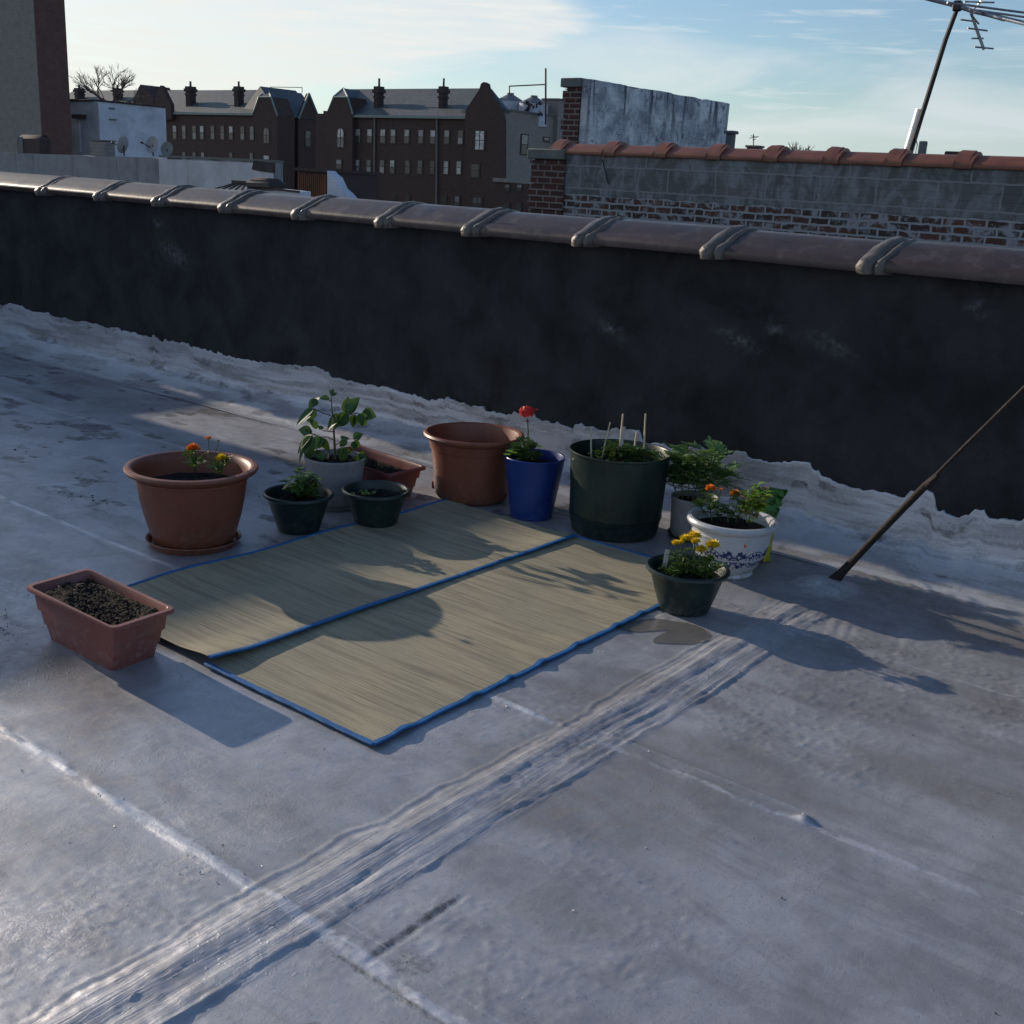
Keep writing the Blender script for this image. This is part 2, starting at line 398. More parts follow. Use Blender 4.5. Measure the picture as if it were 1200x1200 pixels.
M['grey_pot'] = simple('pale_grey_plastic', (.27, .27, .285), .5, 0, .08, 8, .12, 200, .001, dirt=(.2, .195, .19), splash=(.16, .15, .14))
M['white_glaze'] = simple('white_glaze', (.50, .51, .53), .3, 0, .05, 7, .05, 60, .001, dirt=(.52, .51, .48), splash=(.33, .31, .28))
M['delft'] = simple('blue_painted_glaze', (.018, .035, .13), .3, 0, .3, 60, 0)
M['soil'] = simple('potting_soil', (.018, .012, .008), .95, 0, .6, 60, 1.0, 90, .02, dirt=(.03, .021, .014))
M['stem'] = simple('green_stem', (.07, .12, .03), .6, 0, .3, 20, .1)
M['wood_stem'] = simple('woody_stem', (.10, .075, .04), .7, 0, .3, 40, .3)
M['leaf'] = leafmat('dark_leaf', (.03, .075, .018), (.06, .13, .03))
M['leaf_big'] = leafmat('broad_leaf', (.018, .05, .014), (.035, .10, .022), .53, .16)
M['leaf_fern'] = leafmat('feathery_leaf', (.065, .14, .06), (.16, .28, .11))
M['leaf_lime'] = leafmat('lime_leaf', (.16, .30, .04), (.32, .48, .09), .4, .4)
M['leaf_pink'] = leafmat('pink_tinged_leaf', (.18, .05, .06), (.3, .22, .16))
M['yellow'] = leafmat('yellow_petal', (.75, .48, .01), (.9, .62, .03), .6, .2)
M['orange'] = leafmat('orange_petal', (.75, .14, .01), (.9, .22, .015), .6, .2)
M['red'] = leafmat('red_petal', (.55, .008, .012), (.8, .02, .02), .55, .15)
M['stake'] = simple('split_bamboo', (.55, .46, .32), .7, 0, .2, 30, .3, 200)
M['tagm'] = simple('white_plastic_tag', (.42, .40, .38), .5, 0, .05, 10, 0)
M['glazed'] = simple('brown_glazed_clay', (.052, .034, .033), .42, 0, .25, 5, .35, 60, .003, dirt=(.13, .115, .105))
M['cement'] = simple('grey_joint_cement', (.115, .098, .088), .40, 0, .3, 20, .8, 80, .006)
M['blackcement'] = simple('black_joint_tar', (.02, .02, .022), .45, 0, .3, 20, .6, 80, .006)
M['oranget'] = simple('orange_clay_coping', (.18, .066, .042), .5, 0, .25, 4, .3, 50, .004, dirt=(.17, .08, .05))
M['partywall'] = partywall_mat()
M['slab_paint'] = slab_mat()
M['stucco'] = whitewash_mat('stained_grey_stucco', (.25, .27, .31), (.07, .078, .09), .95, .8)
M['whitehouse'] = whitewash_mat('pale_blue_white_paint', (.60, .64, .74), (.40, .43, .5), .3, .5)
M['redbrick'] = brick_mat('dark_red_brick', (.075, .025, .02), (.035, .017, .015), (.19, .17, .16))
M['brown'] = brick_mat('brownstone_brick', (.080, .047, .042), (.060, .038, .036), (.075, .058, .055), .4, .15, .01)
M['tan'] = brick_mat('tan_painted_brick', (.30, .27, .25), (.26, .235, .22), (.24, .22, .21), .4, .15, .01)
M['tower_grey'] = brick_mat('grey_painted_brick', (.24, .235, .23), (.22, .215, .212), (.18, .178, .175), .4, .15, .012)
M['tower_brown'] = brick_mat('brown_face_brick', (.15, .075, .062), (.125, .063, .053), (.13, .09, .08), .4, .15, .012)
M['slate'] = slate_mat('grey_slate', (.075, .088, .092), (.105, .118, .122))
M['slate_blue'] = slate_mat('blue_grey_slate', (.08, .10, .12), (.10, .125, .145))
M['copper'] = simple('green_copper_trim', (.20, .26, .25), .6, 0, .2, 3, 0)
M['chimney'] = simple('dark_chimney_brick', (.05, .036, .035), .85, 0, .3, 3, .4, 10, .02)
def pane_mat(name, lo, hi):
    q = NT(name); oi = q.n('ShaderNodeObjectInfo'); c = q.ramp(oi.outputs['Random'], [(0, lo), (.55, tuple((a+b)/2 for a, b in zip(lo, hi))), (1, hi)])
    c = q.mix(q.ramp(q.noise(q.pos(), 2.2, 4, .6), [(.42, .0), (.55, .55)]), c, lo); q.l(c, q.b.inputs['Base Color']); q.set(Roughness=.12); return q.m
M['pane_pale'] = pane_mat('pane_with_painted_sky', (.10, .11, .12), (.62, .63, .62))  # sky reflection in the far windows, painted as pale pane colour
M['pane_dark'] = pane_mat('dark_pane', (.012, .014, .018), (.10, .10, .10))
M['frame'] = simple('dark_window_frame', (.03, .024, .022), .6, 0, .2, 4, 0)
M['pipe'] = simple('weathered_downpipe', (.16, .17, .17), .5, 0, .2, 4, 0)
M['stone'] = simple('grey_cap_stone', (.13, .14, .14), .85, 0, .3, 4, .5, 20, .01)
M['galv'] = simple('galvanised_steel', (.55, .56, .58), .32, .85, .12, 12, .1, 60)
M['alu'] = simple('dull_aluminium', (.33, .34, .36), .4, .8, .2, 15, 0)
M['blackmetal'] = simple('black_painted_metal', (.02, .02, .024), .5, .3, .3, 12, .1, 60)
M['rust'] = simple('rusty_iron', (.022, .017, .017), .75, .3, .5, 25, 1.0, 120, .004, dirt=(.07, .035, .025))
M['rustsheet'] = simple('rusted_sheet', (.13, .055, .03), .8, .1, .4, 2, .3, 20, .01)
M['tank'] = simple('white_painted_tank', (.5, .53, .6), .6, 0, .25, 1.2, 0, dirt=(.08, .09, .12))
M['graff'] = simple('dark_spray_paint', (.02, .02, .04), .6, 0, .2, 5, 0)
M['bark'] = simple('grey_bark', (.12, .10, .085), .9, 0, .3, 2, 0)
M['bag_green'] = simple('green_printed_plastic', (.05, .17, .03), .2, 0, .5, 30, .9, 30, .02, dirt=(.26, .38, .12))
M['bag_yellow'] = simple('yellow_printed_plastic', (.42, .40, .02), .3, 0, .1, 10, .4, 40, .008)
M['bag_red'] = simple('dark_red_print', (.16, .012, .02), .35, 0, .2, 20, 0)
M['tarroof'] = simple('grey_tar_roof', (.12, .12, .125), .9, 0, .3, .6, .4, 8, .02)
M['ground'] = simple('city_ground', (.07, .07, .07), .95, 0, .3, .05, 0)
M['flake'] = simple('silver_flake', (.5, .51, .54), .5, .2, .2, 60, 0)
M['crumb'] = simple('dark_crumbs', (.02, .016, .013), .95, 0, .5, 60, 0)

# ------------------------------------------------------------------ the roof
RX = -1.665
def wob(y): return .02*(fbm(y*1.3, y*0+3.1, 5, 2)-.5)*2
def roof_h(x, y):
    h = .010*(fbm(x*.9, y*.9, 11, 3)-.5) + .004*(fbm(x*5, y*5, 21, 4)-.5)
    # wide hand-trowelled ridge of roofing cement
    t = x - RX - wob(y)
    ed = .022*(fbm(y*7, y*0+1.7, 31, 4)-.5)*2; ed2 = .045*(fbm(y*2.4, y*0+9.7, 37, 5)-.5)*2
    lo = -.115 + ed*1.6; hi = .095 + ed2
    fade = sst(4.35, 4.0, y)
    m = sst(lo, lo+.02, t)*sst(hi+.006, hi, t)*fade
    c1 = np.exp(-((t+.045+.012*np.sin(y*3))/.034)**2)*.009
    c2 = np.exp(-((t-.045+.014*np.sin(y*2.3+1))/.026)**2)*.003
    tt = t+.05*(fbm(y*2.4, t*3, 40, 4)-.5); sa = .35+1.3*sst(.35, .65, fbm(y*3+t*6, t*9, 45, 3)); strokes = (np.abs(fbm(tt*15, y*1.3, 41, 3)-.5))*.010 + .0055*sa*(fbm(tt*75, y*3.2, 47, 5)-.5) + .003*(fbm(t*40, y*40, 49, 3)-.5)
    h = h + m*(.0025 + c1 + c2 + strokes)
    lip = np.exp(-((t-hi)/.004)**2)*.003*fade*sst(.35, .6, fbm(y*9, y*0, 52, 3)); h = h + lip
    fl = np.exp(-((t-lo+.02*fbm(y*4, x*0, 55, 2))/.006)**2)*.003*fade; h = h + fl
    # seams parallel to the parapet
    for sy, a, w, sd in ((1.43, .0042, .020, 61), (2.60, .0034, .015, 62), (3.85, .0022, .011, 63), (.26, .004, .02, 64)):
        c = sy + .012*(fbm(x*1.7, x*0+sd, sd, 3)-.5)*2
        lump = .6 + .8*sst(.40, .66, fbm(x*13, y*90, sd+5, 6))
        s = np.exp(-((y-c)/w)**2)*a*lump*(1-m)
        k = np.where(x > RX, .85, 1.0); s = s*k*(1-sst(-3.72, -3.66, x)*sst(-2.02, -2.08, x)*sst(2.0, 2.08, y)*sst(4.25, 4.18, y))
        if sy == 2.6:
            s = s*(1+1.6*np.exp(-((x+1.88)/.14)**2)) + np.exp(-(((x+.982)/.022)**2+((y-2.61)/.016)**2))*.016
            s = s + np.where(x > RX, 1, 0)*np.exp(-((y-c-.055)/.005)**2)*.003
        h = h + s
        h = h + .0025*sst(.0, .03, (y-c))*sst(.5, .2, (y-c))*(1-m)
    # mound of cement at the foot of the rusty pole
    dx = (x+1.71)/.17; dy = (y-4.42)/.15
    r = np.sqrt(dx*dx+dy*dy)*(.85+.35*fbm(x*9, y*9, 71, 3))
    h = h + .035*sst(1.15, .1, r) + .013*(fbm(x*26, y*26, 73, 5)-.5)*sst(1.3, .7, r)
    # wrinkles fanning out right of the mound
    h = h + .006*np.abs(fbm(x*14+y*4, y*2, 75, 3)-.5)*sst(3.7, 4.1, y)*sst(4.9, 4.7, y)*sst(-1.95, -1.75, x)*sst(-1.1, -1.35, x)*2
    # small bumps
    pe = fbm(x*60, y*60, 81, 2); pm = sst(.52, .66, fbm(x*1.6, y*1.6, 83, 4))
    h = h + +.0018*sst(.60, .75, pe)*(.03+pm)*sst(-3.2, -1.2, x)*sst(5.0, 4.6, y)
    # lap with a worn edge right of the ridge
    h = h - .003*np.exp(-((x+1.43)/.006)**2)*sst(1.4, 1.44, y)*sst(1.76, 1.7, y)
    return h
def roof_c(x, y):
    C = np.zeros(x.shape+(4,)); C[..., 3] = 1
    t = x - RX - wob(y); m = sst(-.12, -.09, t)*sst(.12, .09, t)*sst(4.35, 4.0, y)
    st = fbm(t*60, y*2.2, 91, 3)
    R = m*(.2+.25*sst(.45, .7, st))
    for sy, w, k, sd in ((1.43, .022, .95, 61), (2.60, .016, .8, 62), (3.85, .009, .7, 63)):
        c = sy + .012*(fbm(x*1.7, x*0+sd, sd, 3)-.5)*2
        R = np.maximum(R, np.exp(-((y-c)/w)**4)*k*(.25+.75*sst(.3, .55, fbm(x*12, y*40, sd+9, 5)))*np.where(x > RX, .9, 1))
        if sd != 63: R = np.maximum(R, np.where(x > RX, .5, 0)*np.exp(-((y-c-.055)/.006)**2))
    dx = (x+1.71)/.2; dy = (y-4.42)/.2; R = np.maximum(R, .7*sst(1.2, .4, np.sqrt(dx*dx+dy*dy)))
    R = np.maximum(R, .45*sst(.60, .68, fbm(x*3.3, y*6.5, 97, 5))*sst(-2.2, -4.2, x))
    C[..., 0] = R
    # worn spots
    G = .9*sst(.56, .70, fbm(x*2.6+3, y*2.6, 101, 5))*sst(-1.6, -1.4, x)*sst(2.6, 1.0, y)
    G = np.maximum(G, np.exp(-((x+1.44)/.02)**2)*sst(1.38, 1.45, y)*sst(1.8, 1.7, y))
    G = np.maximum(G, .9*np.exp(-((y-1.405)/.014)**2)*sst(-1.6, -1.5, x)*sst(-.9, -1.25, x))
    G = np.maximum(G, .8*np.exp(-(((x+1.36)/.10)**2+((y-1.5)/.09)**2)))
    G = np.maximum(G, 1.3*np.exp(-(((x+3.72)/.13)**2+((y-1.72)/.06)**2)))        # spilt soil beside the planter
    G = np.maximum(G, .95*sst(.61, .68, fbm(x*4.5, y*9, 105, 5))*sst(-2.4, -3.2, x)*sst(2.4, 3.0, y))
    G = np.maximum(G, .5*sst(.56, .70, fbm(x*1.5, y*3.2, 106, 5))*sst(-2.0, -2.4, x))
    for (px, py, sx, sy_, k) in ((-4.55, 3.55, .16, .07, .9), (-5.3, 3.1, .2, .05, .7), (-5.5, 3.75, .4, .12, .5), (-4.9, 2.9, .12, .05, .8)):
        G = np.maximum(G, k*np.exp(-(((x-px)/sx)**2+((y-py)/sy_)**2)))
    hi_ = .095 + .045*(fbm(y*2.4, y*0+9.7, 37, 5)-.5)*2
    G = G*(1-m); G = np.maximum(G, .9*np.exp(-((t-hi_-.004)/.0045)**2)*sst(.42, .6, fbm(y*6, y*0, 131, 3))*sst(4.2, 4., y))
    G = G*.85
    C[..., 1] = G
    C[..., 3] = m
    B = .55*sst(.52, .68, fbm(x*1.3+9, y*2.6, 111, 5))
    B = np.maximum(B, .8*sst(4.2, 4.35, y)*sst(-2.2, -1.9, x)*sst(.35, .6, fbm(x*2, y*6, 113, 3)))
    B = np.maximum(B, .7*sst(.46, .6, fbm(x*1.2, y*2.5, 117, 4))*sst(-2.0, -2.6, x)*sst(2.2, 1.9, y))
    C[..., 2] = B*(1-m*.7)
    return C
def axis(segs):
    out = []
    for a, b, s in segs: out.append(np.arange(a, b-1e-6, s))
    return np.unique(np.round(np.concatenate(out+[np.array([segs[-1][1]])]), 5))
xs = axis([(-22, -11, .5), (-11, -6.5, .06), (-6.5, -3.4, .02), (-3.4, .35, .0075), (.35, 2, .05), (2, 12, .5)])
ys = axis([(-8, -.5, .5), (-.5, .7, .04), (.7, 4.9, .0085), (4.9, 5.001, .05)])
tag(grid_obj('roof', xs, ys, roof_h, M['silver'], cols=roof_c), 'silver painted flat roof with a ridge of roofing cement', None, None, 'structure')
b = MB(); b.box(-22, 12, -8, 5.3, -11, -.035)
tag(b.build('roof_slab', M['tarroof'], None, False), None, None, None, 'structure')

# puddle of brown water beside the mat
pp = [g(u, v) for u, v in ((722, 736), (745, 729), (768, 726), (790, 729), (812, 733), (829, 741), (833, 749), (818, 755), (790, 755), (768, 754), (766, 750), (775, 744), (784, 740), (766, 740), (745, 741))]
P2 = []
for i in range(len(pp)):
    a, b_, c, d = pp[i-1], pp[i], pp[(i+1) % len(pp)], pp[(i+2) % len(pp)]
    for k in range(4):
        t = k/4; P2.append(.5*((2*b_)+(c-a)*t+(2*a-5*b_+4*c-d)*t*t+(3*b_-a-3*c+d)*t**3))
b = MB(); 
zp_ = float(np.mean(roof_h(np.array([p.x for p in P2]), np.array([p.y for p in P2]))))+.0028
b.add([Vector((p.x, p.y, zp_)) for p in P2]+[Vector((p.x, p.y, zp_-.01)) for p in P2], [tuple(range(len(P2)))] + [(i, (i+1) % len(P2), (i+1) % len(P2)+len(P2), i+len(P2)) for i in range(len(P2))])
q = NT('brown_puddle'); q.set(Roughness=.16, Base_Color=(.15, .145, .125, 1), Specular_IOR_Level=.4, Alpha=.55)
q.l(q.bump(q.noise(q.pos(), 30, 3), .1, .003), q.b.inputs['Normal'])
tag(b.build('puddle', q.m, None, False), 'brown puddle', None, None, 'structure')

# crumbs of soil and dead leaf scattered over the roof
b = MB(); rr = random.Random(3)
def crumb(x, y, s):
    z = float(roof_h(np.array([x]), np.array([y]))[0]); c = Vector((x, y, z+s*.3)); 
    vs = [c+Vector((rr.uniform(-1, 1)*s, rr.uniform(-1, 1)*s, rr.uniform(-.3, .6)*s)) for _ in range(4)]
    b.add(vs, [(0, 1, 2), (0, 2, 3), (0, 3, 1), (1, 3, 2)])
for _ in range(260): crumb(-3.72+rr.gauss(0, .13), 1.72+rr.gauss(0, .07), rr.uniform(.002, .008))
for _ in range(120): crumb(rr.uniform(-6, -.3), rr.uniform(1, 4.6), rr.uniform(.002, .006))
for cx, cy, n in ((-4.9, 2.9, 26), (-4.55, 3.5, 30), (-5.9, 3.2, 14), (-3.75, 3.95, 20), (-4.3, 4.2, 12)):
    for _ in range(n): crumb(cx+rr.gauss(0, .13), cy+rr.gauss(0, .05), rr.uniform(.003, .011))
tag(b.build('soil_crumbs', M['crumb'], None, False), 'dark crumbs of soil scattered over the silver roof', 'soil', None, 'stuff')

b = MB(); rr = random.Random(9)
for _ in range(430):
    x = rr.uniform(-4.5, -.2); y = rr.choice((1.43, 1.43, 2.6, None, None, None)); y = rr.uniform(.9, 4.4) if y is None else y+rr.gauss(0, .06)
    crumb(x, y, rr.uniform(.0015, .0055))
tag(b.build('paint_flakes', M['flake'], None, False), 'pale curled flakes of silver paint on the roof', 'paint flakes', None, 'stuff')

# ------------------------------------------------------------------ parapet
WY = 5.0
par = empty('parapet_wall', (-4, WY, 0), 'black tarred parapet wall with brown glazed coping behind the pots', 'wall')
def wallmap(X, Z):
    h = .014*(fbm(X*2.2, Z*2.2, 201, 4)-.5) + .016*(fbm(X*9+Z*3, Z*5, 203, 5)-.5) + .006*sst(.52, .56, fbm(X*1.5+5, Z*2.6, 205, 5))
    return np.stack([X+4, -h, Z], -1)
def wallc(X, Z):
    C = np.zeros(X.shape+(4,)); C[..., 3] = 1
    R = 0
    for u, v, sx, sz in ((205, 298, .14, .05), (185, 262, .05, .02), (905, 384, .05, .02), (865, 398, .10, .025), (975, 405, .1, .025), (715, 385, .08, .02), (1145, 362, .04, .02)):  # silver splotches, plus sunlit streaks on bumps put in as colour
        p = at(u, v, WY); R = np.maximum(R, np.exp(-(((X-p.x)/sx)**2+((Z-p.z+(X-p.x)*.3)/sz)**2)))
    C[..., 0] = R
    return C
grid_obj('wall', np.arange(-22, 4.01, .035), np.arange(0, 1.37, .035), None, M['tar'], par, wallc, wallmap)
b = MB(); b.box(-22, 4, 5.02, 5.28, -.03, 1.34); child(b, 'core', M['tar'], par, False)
# silver flashing turned up the wall foot, ragged upper edge
fx = axis([(-22, -8, .05), (-8, .4, .012), (.4, 4, .05)])
prof = np.linspace(0, 1, 64)
def flashmap(X, T):
    top = .315 + .022*(fbm(X*2.1, X*0, 301, 3)-.5)*2 + .022*(fbm(X*7, X*0, 302, 4)-.5)*2 + .012*(fbm(X*40, X*0, 303, 3)-.5)*2 + .022*sst(.55, .6, fbm(X*6, X*0, 304, 3))
    for x0, x1, dz in ((-3.48, -3.05, .035), (-2.5, -2.05, .03), (-1.62, -1.5, .015), (-1.47, -1.34, -.03)):
        top = top + dz*sst(x0, x0+.015, X)*sst(x1+.02, x1, X)
    top = top - .05*np.exp(-((X+1.475)/.02)**2)
    foot = 4.68 + .03*(fbm(X*1.2, X*0, 305, 2)-.5)
    # path: ground -> curved cant -> up the wall -> back to the wall
    s = np.clip(T/.955, 0, 1); y = foot + (WY-.012-foot)*sst(0, .62, s)**.8
    z = .002 + (top-.002)*np.clip((s-.12)/.88, 0, 1)**1.35
    br = .003*(fbm(X*4+T*2, T*16, 311, 6)-.5)*sst(0, .2, s) + .002*sst(.5, .56, fbm(X*2.2-T*2, T*11, 319, 4))*sst(0,.2,s)
    wr = .002*fbm(X*3+T*2, T*4, 313, 4)*sst(0, .25, s)
    lap = .012*sst(-1.50, -1.485, X)*sst(-1.2, -1.45, X)
    y = y - br - wr + np.where(T > .965, .026, 0) - lap*sst(.2, .5, s)
    z = z + np.where(T > .965, -.004, 0)
    return np.stack([X+4, y-WY, z], -1)
def flashc(X, T):
    C = np.zeros(X.shape+(4,)); C[..., 3] = 0
    C[..., 0] = .34+.55*sst(.42, .65, fbm(X*3, T*14, 321, 4)); C[..., 2] = .6*sst(.5, .7, fbm(X*2+7, T*5, 325, 4)); C[..., 1] = .8*sst(.6, .7, fbm(X*8, T*8, 327, 4))
    return C
grid_obj('flashing', fx, prof, None, M['silver'], par, flashc, flashmap)
# coping tiles and their collars
def tileprof(k=1.0, o=0., yc=5.15, z0=1.295):
    pts = [(-.215, .0), (-.222, .028), (-.205, .052), (-.16, .072), (-.115, .10), (-.06, .125), (0, .135), (.06, .125), (.115, .10), (.16, .072), (.205, .052), (.222, .028), (.215, .0)]
    r = [(yc+a*(1+o/.2), z0+b*(1+o*6)) for a, b in pts]; return r
def extr(mb, prof, x0, x1, n=2, skew=0, jit=0, dz0=0, dz1=0):
    R = []
    for i in range(n+1):
        t = i/n; x = x0+(x1-x0)*t
        R.append([(x+skew*(y-prof[0][0])+(random.uniform(-jit, jit)), y+random.uniform(-jit, jit)*.5, z+dz0+(dz1-dz0)*t+random.uniform(-jit, jit)*.6) for y, z in prof])
    mb.rings(R, True, True)
cx = [-22+.76*k for k in range(18)][:-1] + [-8.68, -7.86, -7.12, -6.36, -5.62, -4.87, -4.18, -3.42, -2.66, -1.87, -1.1, -.34, .42, 1.18, 1.94, 2.7, 3.46]
cx = [c for c in cx if c < -9.0] + [c for c in cx if c > -8.9]
for i in range(len(cx)-1):
    a, b2 = cx[i], cx[i+1]; dz = random.uniform(-.007, .007)
    t = MB(); extr(t, tileprof(), a+.004, b2-.004, 8, dz0=dz, dz1=dz+random.uniform(-.003, .003)); child(t, 'coping_tile', M['glazed'], par, ang=50)
    t = MB(); n_ = 9; R_ = []
    for k in range(n_+1):
        q_ = k/n_; x_ = a-.095+.115*q_; lift = (.036*math.sin(PI*min(1, q_*1.15+.08))**.6 if q_ < .62 else .010+.016*math.sin(PI*(q_-.62)/.38))
        if .58 < q_ < .70: lift = .006
        R_.append([(x_+.22*(y-4.93)+random.uniform(-.004, .004), y+random.uniform(-.003, .003), z-.004+random.uniform(-.003, .003)) for y, z in tileprof(o=lift, z0=1.295-lift*.25)])
    t.rings(R_, True, True); child(t, 'joint_collar', M['cement'], par, ang=70)

# ------------------------------------------------------------------ straw mats
def mat_thing(x0, x1, y0, y1, label, zf, near_scallop, cut):
    root = empty('straw_mat', ((x0+x1)/2, (y0+y1)/2, 0), label, 'mat', 'straw mats on the silver roof')
    cxm, cym = root.location.x, root.location.y
    X = np.linspace(x0, x1, 40); Y = np.linspace(y0, y1, 130)
    def ex(x, y): return x + .012*(fbm(y*1.5, y*0+x0, 401, 2)-.5)*2*(np.abs(x-(x0+x1)/2)/((x1-x0)/2))**2
    def mp(Xg, Yg):
        z = zf(Xg, Yg); return np.stack([ex(Xg, Yg)-cxm, Yg-cym, z], -1)
    grid_obj('straw_panel', X, Y, None, M['straw'], root, None, mp)
    # thickness: underside 4 mm lower
    def mp2(Xg, Yg):
        a = mp(Xg, Yg); a[..., 2] -= .004; return a
    def pt(x, y): 
        return Vector((float(ex(np.array([x]), np.array([y]))[0]), y, float(zf(np.array([[x]]), np.array([[y]]))[0, 0])))
    def bind(path, r=.007):
        t = MB(); R = []
        for i, p in enumerate(path):
            d = (path[min(i+1, len(path)-1)]-path[max(i-1, 0)]).normalized(); s = d.cross(Vector((0, 0, 1))).normalized(); n = s.cross(d)
            w = r*(1+.10*math.sin(i*.9)+random.uniform(-.07, .07))
            R.append([p+s*w*c*1.1+n*.0042*sn for c, sn in ((1, 0), (.7, 1), (-.7, 1), (-1, 0), (-.7, -1), (.7, -1))])
        t.rings(R, True, True); child(t, 'blue_binding', M['blue_cloth'], root)
    ny = 150
    if cut != 'upper':
        bind([pt(x1, y0+(y1-y0)*i/ny) for i in range(ny+1)], .0095)
        bind([pt(x0+(x1-x0)*i/60, y0) for i in range(61)], .0085)
        bind([pt(x0+(x1-x0)*i/60, y1) for i in range(61)])
    else:
        bind([pt(x1, y0+(y1-y0)*i/ny) for i in range(ny+1)], .0095)
        bind([pt(x0, y0+(y1-y0)*i/ny) for i in range(ny+1)])
    return root
def z_low(x, y):
    z = .0085 + .010*(fbm(x*.9, y*.9, 11, 3)-.5) + .003*(fbm(x*3, y*3, 411, 3)-.5)
    e = sst(-2.30, -2.10, x)
    z = z + e*(.009*np.clip(np.sin(y*2*PI/.23+7*fbm(y*1.6, y*0, 415, 3)), 0, 1)**3) + .003*np.sin(y*24+x*9)*sst(-2.5, -2.1, x)*.5
    z = z + .004*np.exp(-((y-2.1)/.05)**2)
    return z
def z_up(x, y):
    z = .014 + .010*(fbm(x*.9, y*.9, 11, 3)-.5) + .003*(fbm(x*3+5, y*3, 421, 3)-.5)
    z = z +   .016*sst(-3.05, -2.86, x)*sst(2.75, 2.1, y) + .012*sst(2.3, 2.08, y) + .004*sst(-3.0, -2.86, x)*(1+np.sin(y*5))
    z = z + .005*sst(-3.5, -3.64, x)*(1+np.sin(y*8))
    return z
mat_thing(-2.875, -2.09, 2.10, 4.18, 'lower straw mat, nearer the camera, with the yellow-flowered pot at its corner', z_low, True, 'lower')
mat_thing(-3.645, -2.855, 2.10, 4.16, 'upper straw mat beside the flowering terracotta pot, its blue edge overlapping the other mat', z_up, False, 'upper')

# ------------------------------------------------------------------ pots
def soil_disc(root, r, z, name='soil', c=None, rough=.012):
    c = c or root.location; t = MB(); R = []
    for k in range(9):
        rr_ = r*k/8
        R.append([(c[0]+rr_*math.cos(2*PI*j/36), c[1]+rr_*math.sin(2*PI*j/36), c[2]+z+random.uniform(-rough, rough)*(k < 8)+.008*(1-k/8)) for j in range(36)])
    t.rings(R)
    for _ in range(150):
        a = random.uniform(0, 2*PI); q_ = r*math.sqrt(random.random())*.93; t.blob((c[0]+q_*math.cos(a), c[1]+q_*math.sin(a), c[2]+z+.003), random.uniform(.002, .008), 5, .5, .6)
    return child(t, name, M['soil'], root)
def lathe_part(root, name, prof, m, n=64, ang=35):
    t = MB(); t.lathe(prof, root.location, n); return child(t, name, m, root, ang=ang)
def pos_on(u, v, r):
    p = g(u, v); d = Vector((p.x, p.y, 0)).normalized(); return Vector((p.x+d.x*r, p.y+d.y*r, 0))
def pinnate(mb, p, d, L, W, pairs=6, lw=.35, droop=.3):
    p = Vector(p); d = Vector(d).normalized(); up = Vector((0, 0, 1))
    s = d.cross(up)
    if s.length < .1: s = Vector((1, 0, 0))
    s.normalize(); n = s.cross(d)
    for i in range(pairs):
        t = (i+.6)/pairs; c = p + d*L*t - up*droop*L*t*t; w = W*math.sin(PI*min(.95, t*.75+.2))
        for sg in (-1, 1):
            mb.leaf(c, s*sg+d*.6+n*random.uniform(-.1, .35), n, w, w*lw, .15, .3, 3)
    mb.leaf(p+d*L*.95-up*droop*L*.9, d-up*.2, n, W*.8, W*lw, .1, .2, 3)
    mb.tube([p, p+d*L*.5-up*droop*L*.25, p+d*L-up*droop*L], [.0015, .001, .0006], 4)
def pom(mb, c, r, n=70, layers=3, flat=.7, ax=Vector((0, 0, 1))):
    c = Vector(c)
    for k in range(n):
        t = k/n; a = k*2.39996; ph = math.acos(1-t*1.15)
        d = Vector((math.sin(ph)*math.cos(a), math.sin(ph)*math.sin(a), math.cos(ph)))
        mb.leaf(c+Vector((d.x, d.y, d.z*flat))*r*.35, d+Vector((0, 0, .2)), d.orthogonal(), r*random.uniform(.6, .85), r*.5, .25, .35, 2)
def marigold_bush(root, c, R, H, n, fm, name='foliage', L=(.05, .08), W=.02):
    t = MB(); c = Vector(c)
    for k in range(n):
        a = random.uniform(0, 2*PI); e = random.uniform(.15, 1.0); rr_ = R*math.sqrt(random.random())*.75
        b0 = c+Vector((rr_*math.cos(a)*.8, rr_*math.sin(a)*.8, H*random.uniform(.15, .8)))
        d = Vector((math.cos(a)*e, math.sin(a)*e, random.uniform(.2, .9)))
        pinnate(t, b0, d, random.uniform(*L), W, 5, .4, .35)
    for k in range(7):
        a = random.uniform(0, 2*PI); e = random.uniform(.2, .6)
        t.tube([c, c+Vector((math.cos(a)*R*e*.5, math.sin(a)*R*e*.5, H*.5)), c+Vector((math.cos(a)*R*e, math.sin(a)*R*e, H*.85))], [.0035, .0025, .0015], 5)
    return child(t, name, fm, root)
def flower(root, c, r, m, base, n=60, name='flower', flat=.7):
    t = MB(); pom(t, c, r, n, flat=flat); f = child(t, name, m, root)
    t = MB(); c = Vector(c); b0 = Vector(base)
    t.tube([b0, b0.lerp(c, .5)+Vector((0, 0, .01)), c-Vector((0, 0, r*.5)), c], [.0025, .002, .0022, r*.35], 6)
    child(t, 'stalk', M['stem'], root); return f

# px helper: point at ground-distance of a pot, from picture position (used to pose leaves in 3-D around the stem)
def near(root, u, v, off=0.):
    """point on the ray through (u,v) lying in the vertical plane through the pot centre that faces the camera, moved off metres back"""
    c = root.location; n = Vector((c.x, c.y, 0)).normalized(); d = Vector(ray(u, v)); t = (c.x*n.x+c.y*n.y+off)/(d.x*n.x+d.y*n.y)
    return Vector((d.x*t, d.y*t, CAMH+d.z*t))

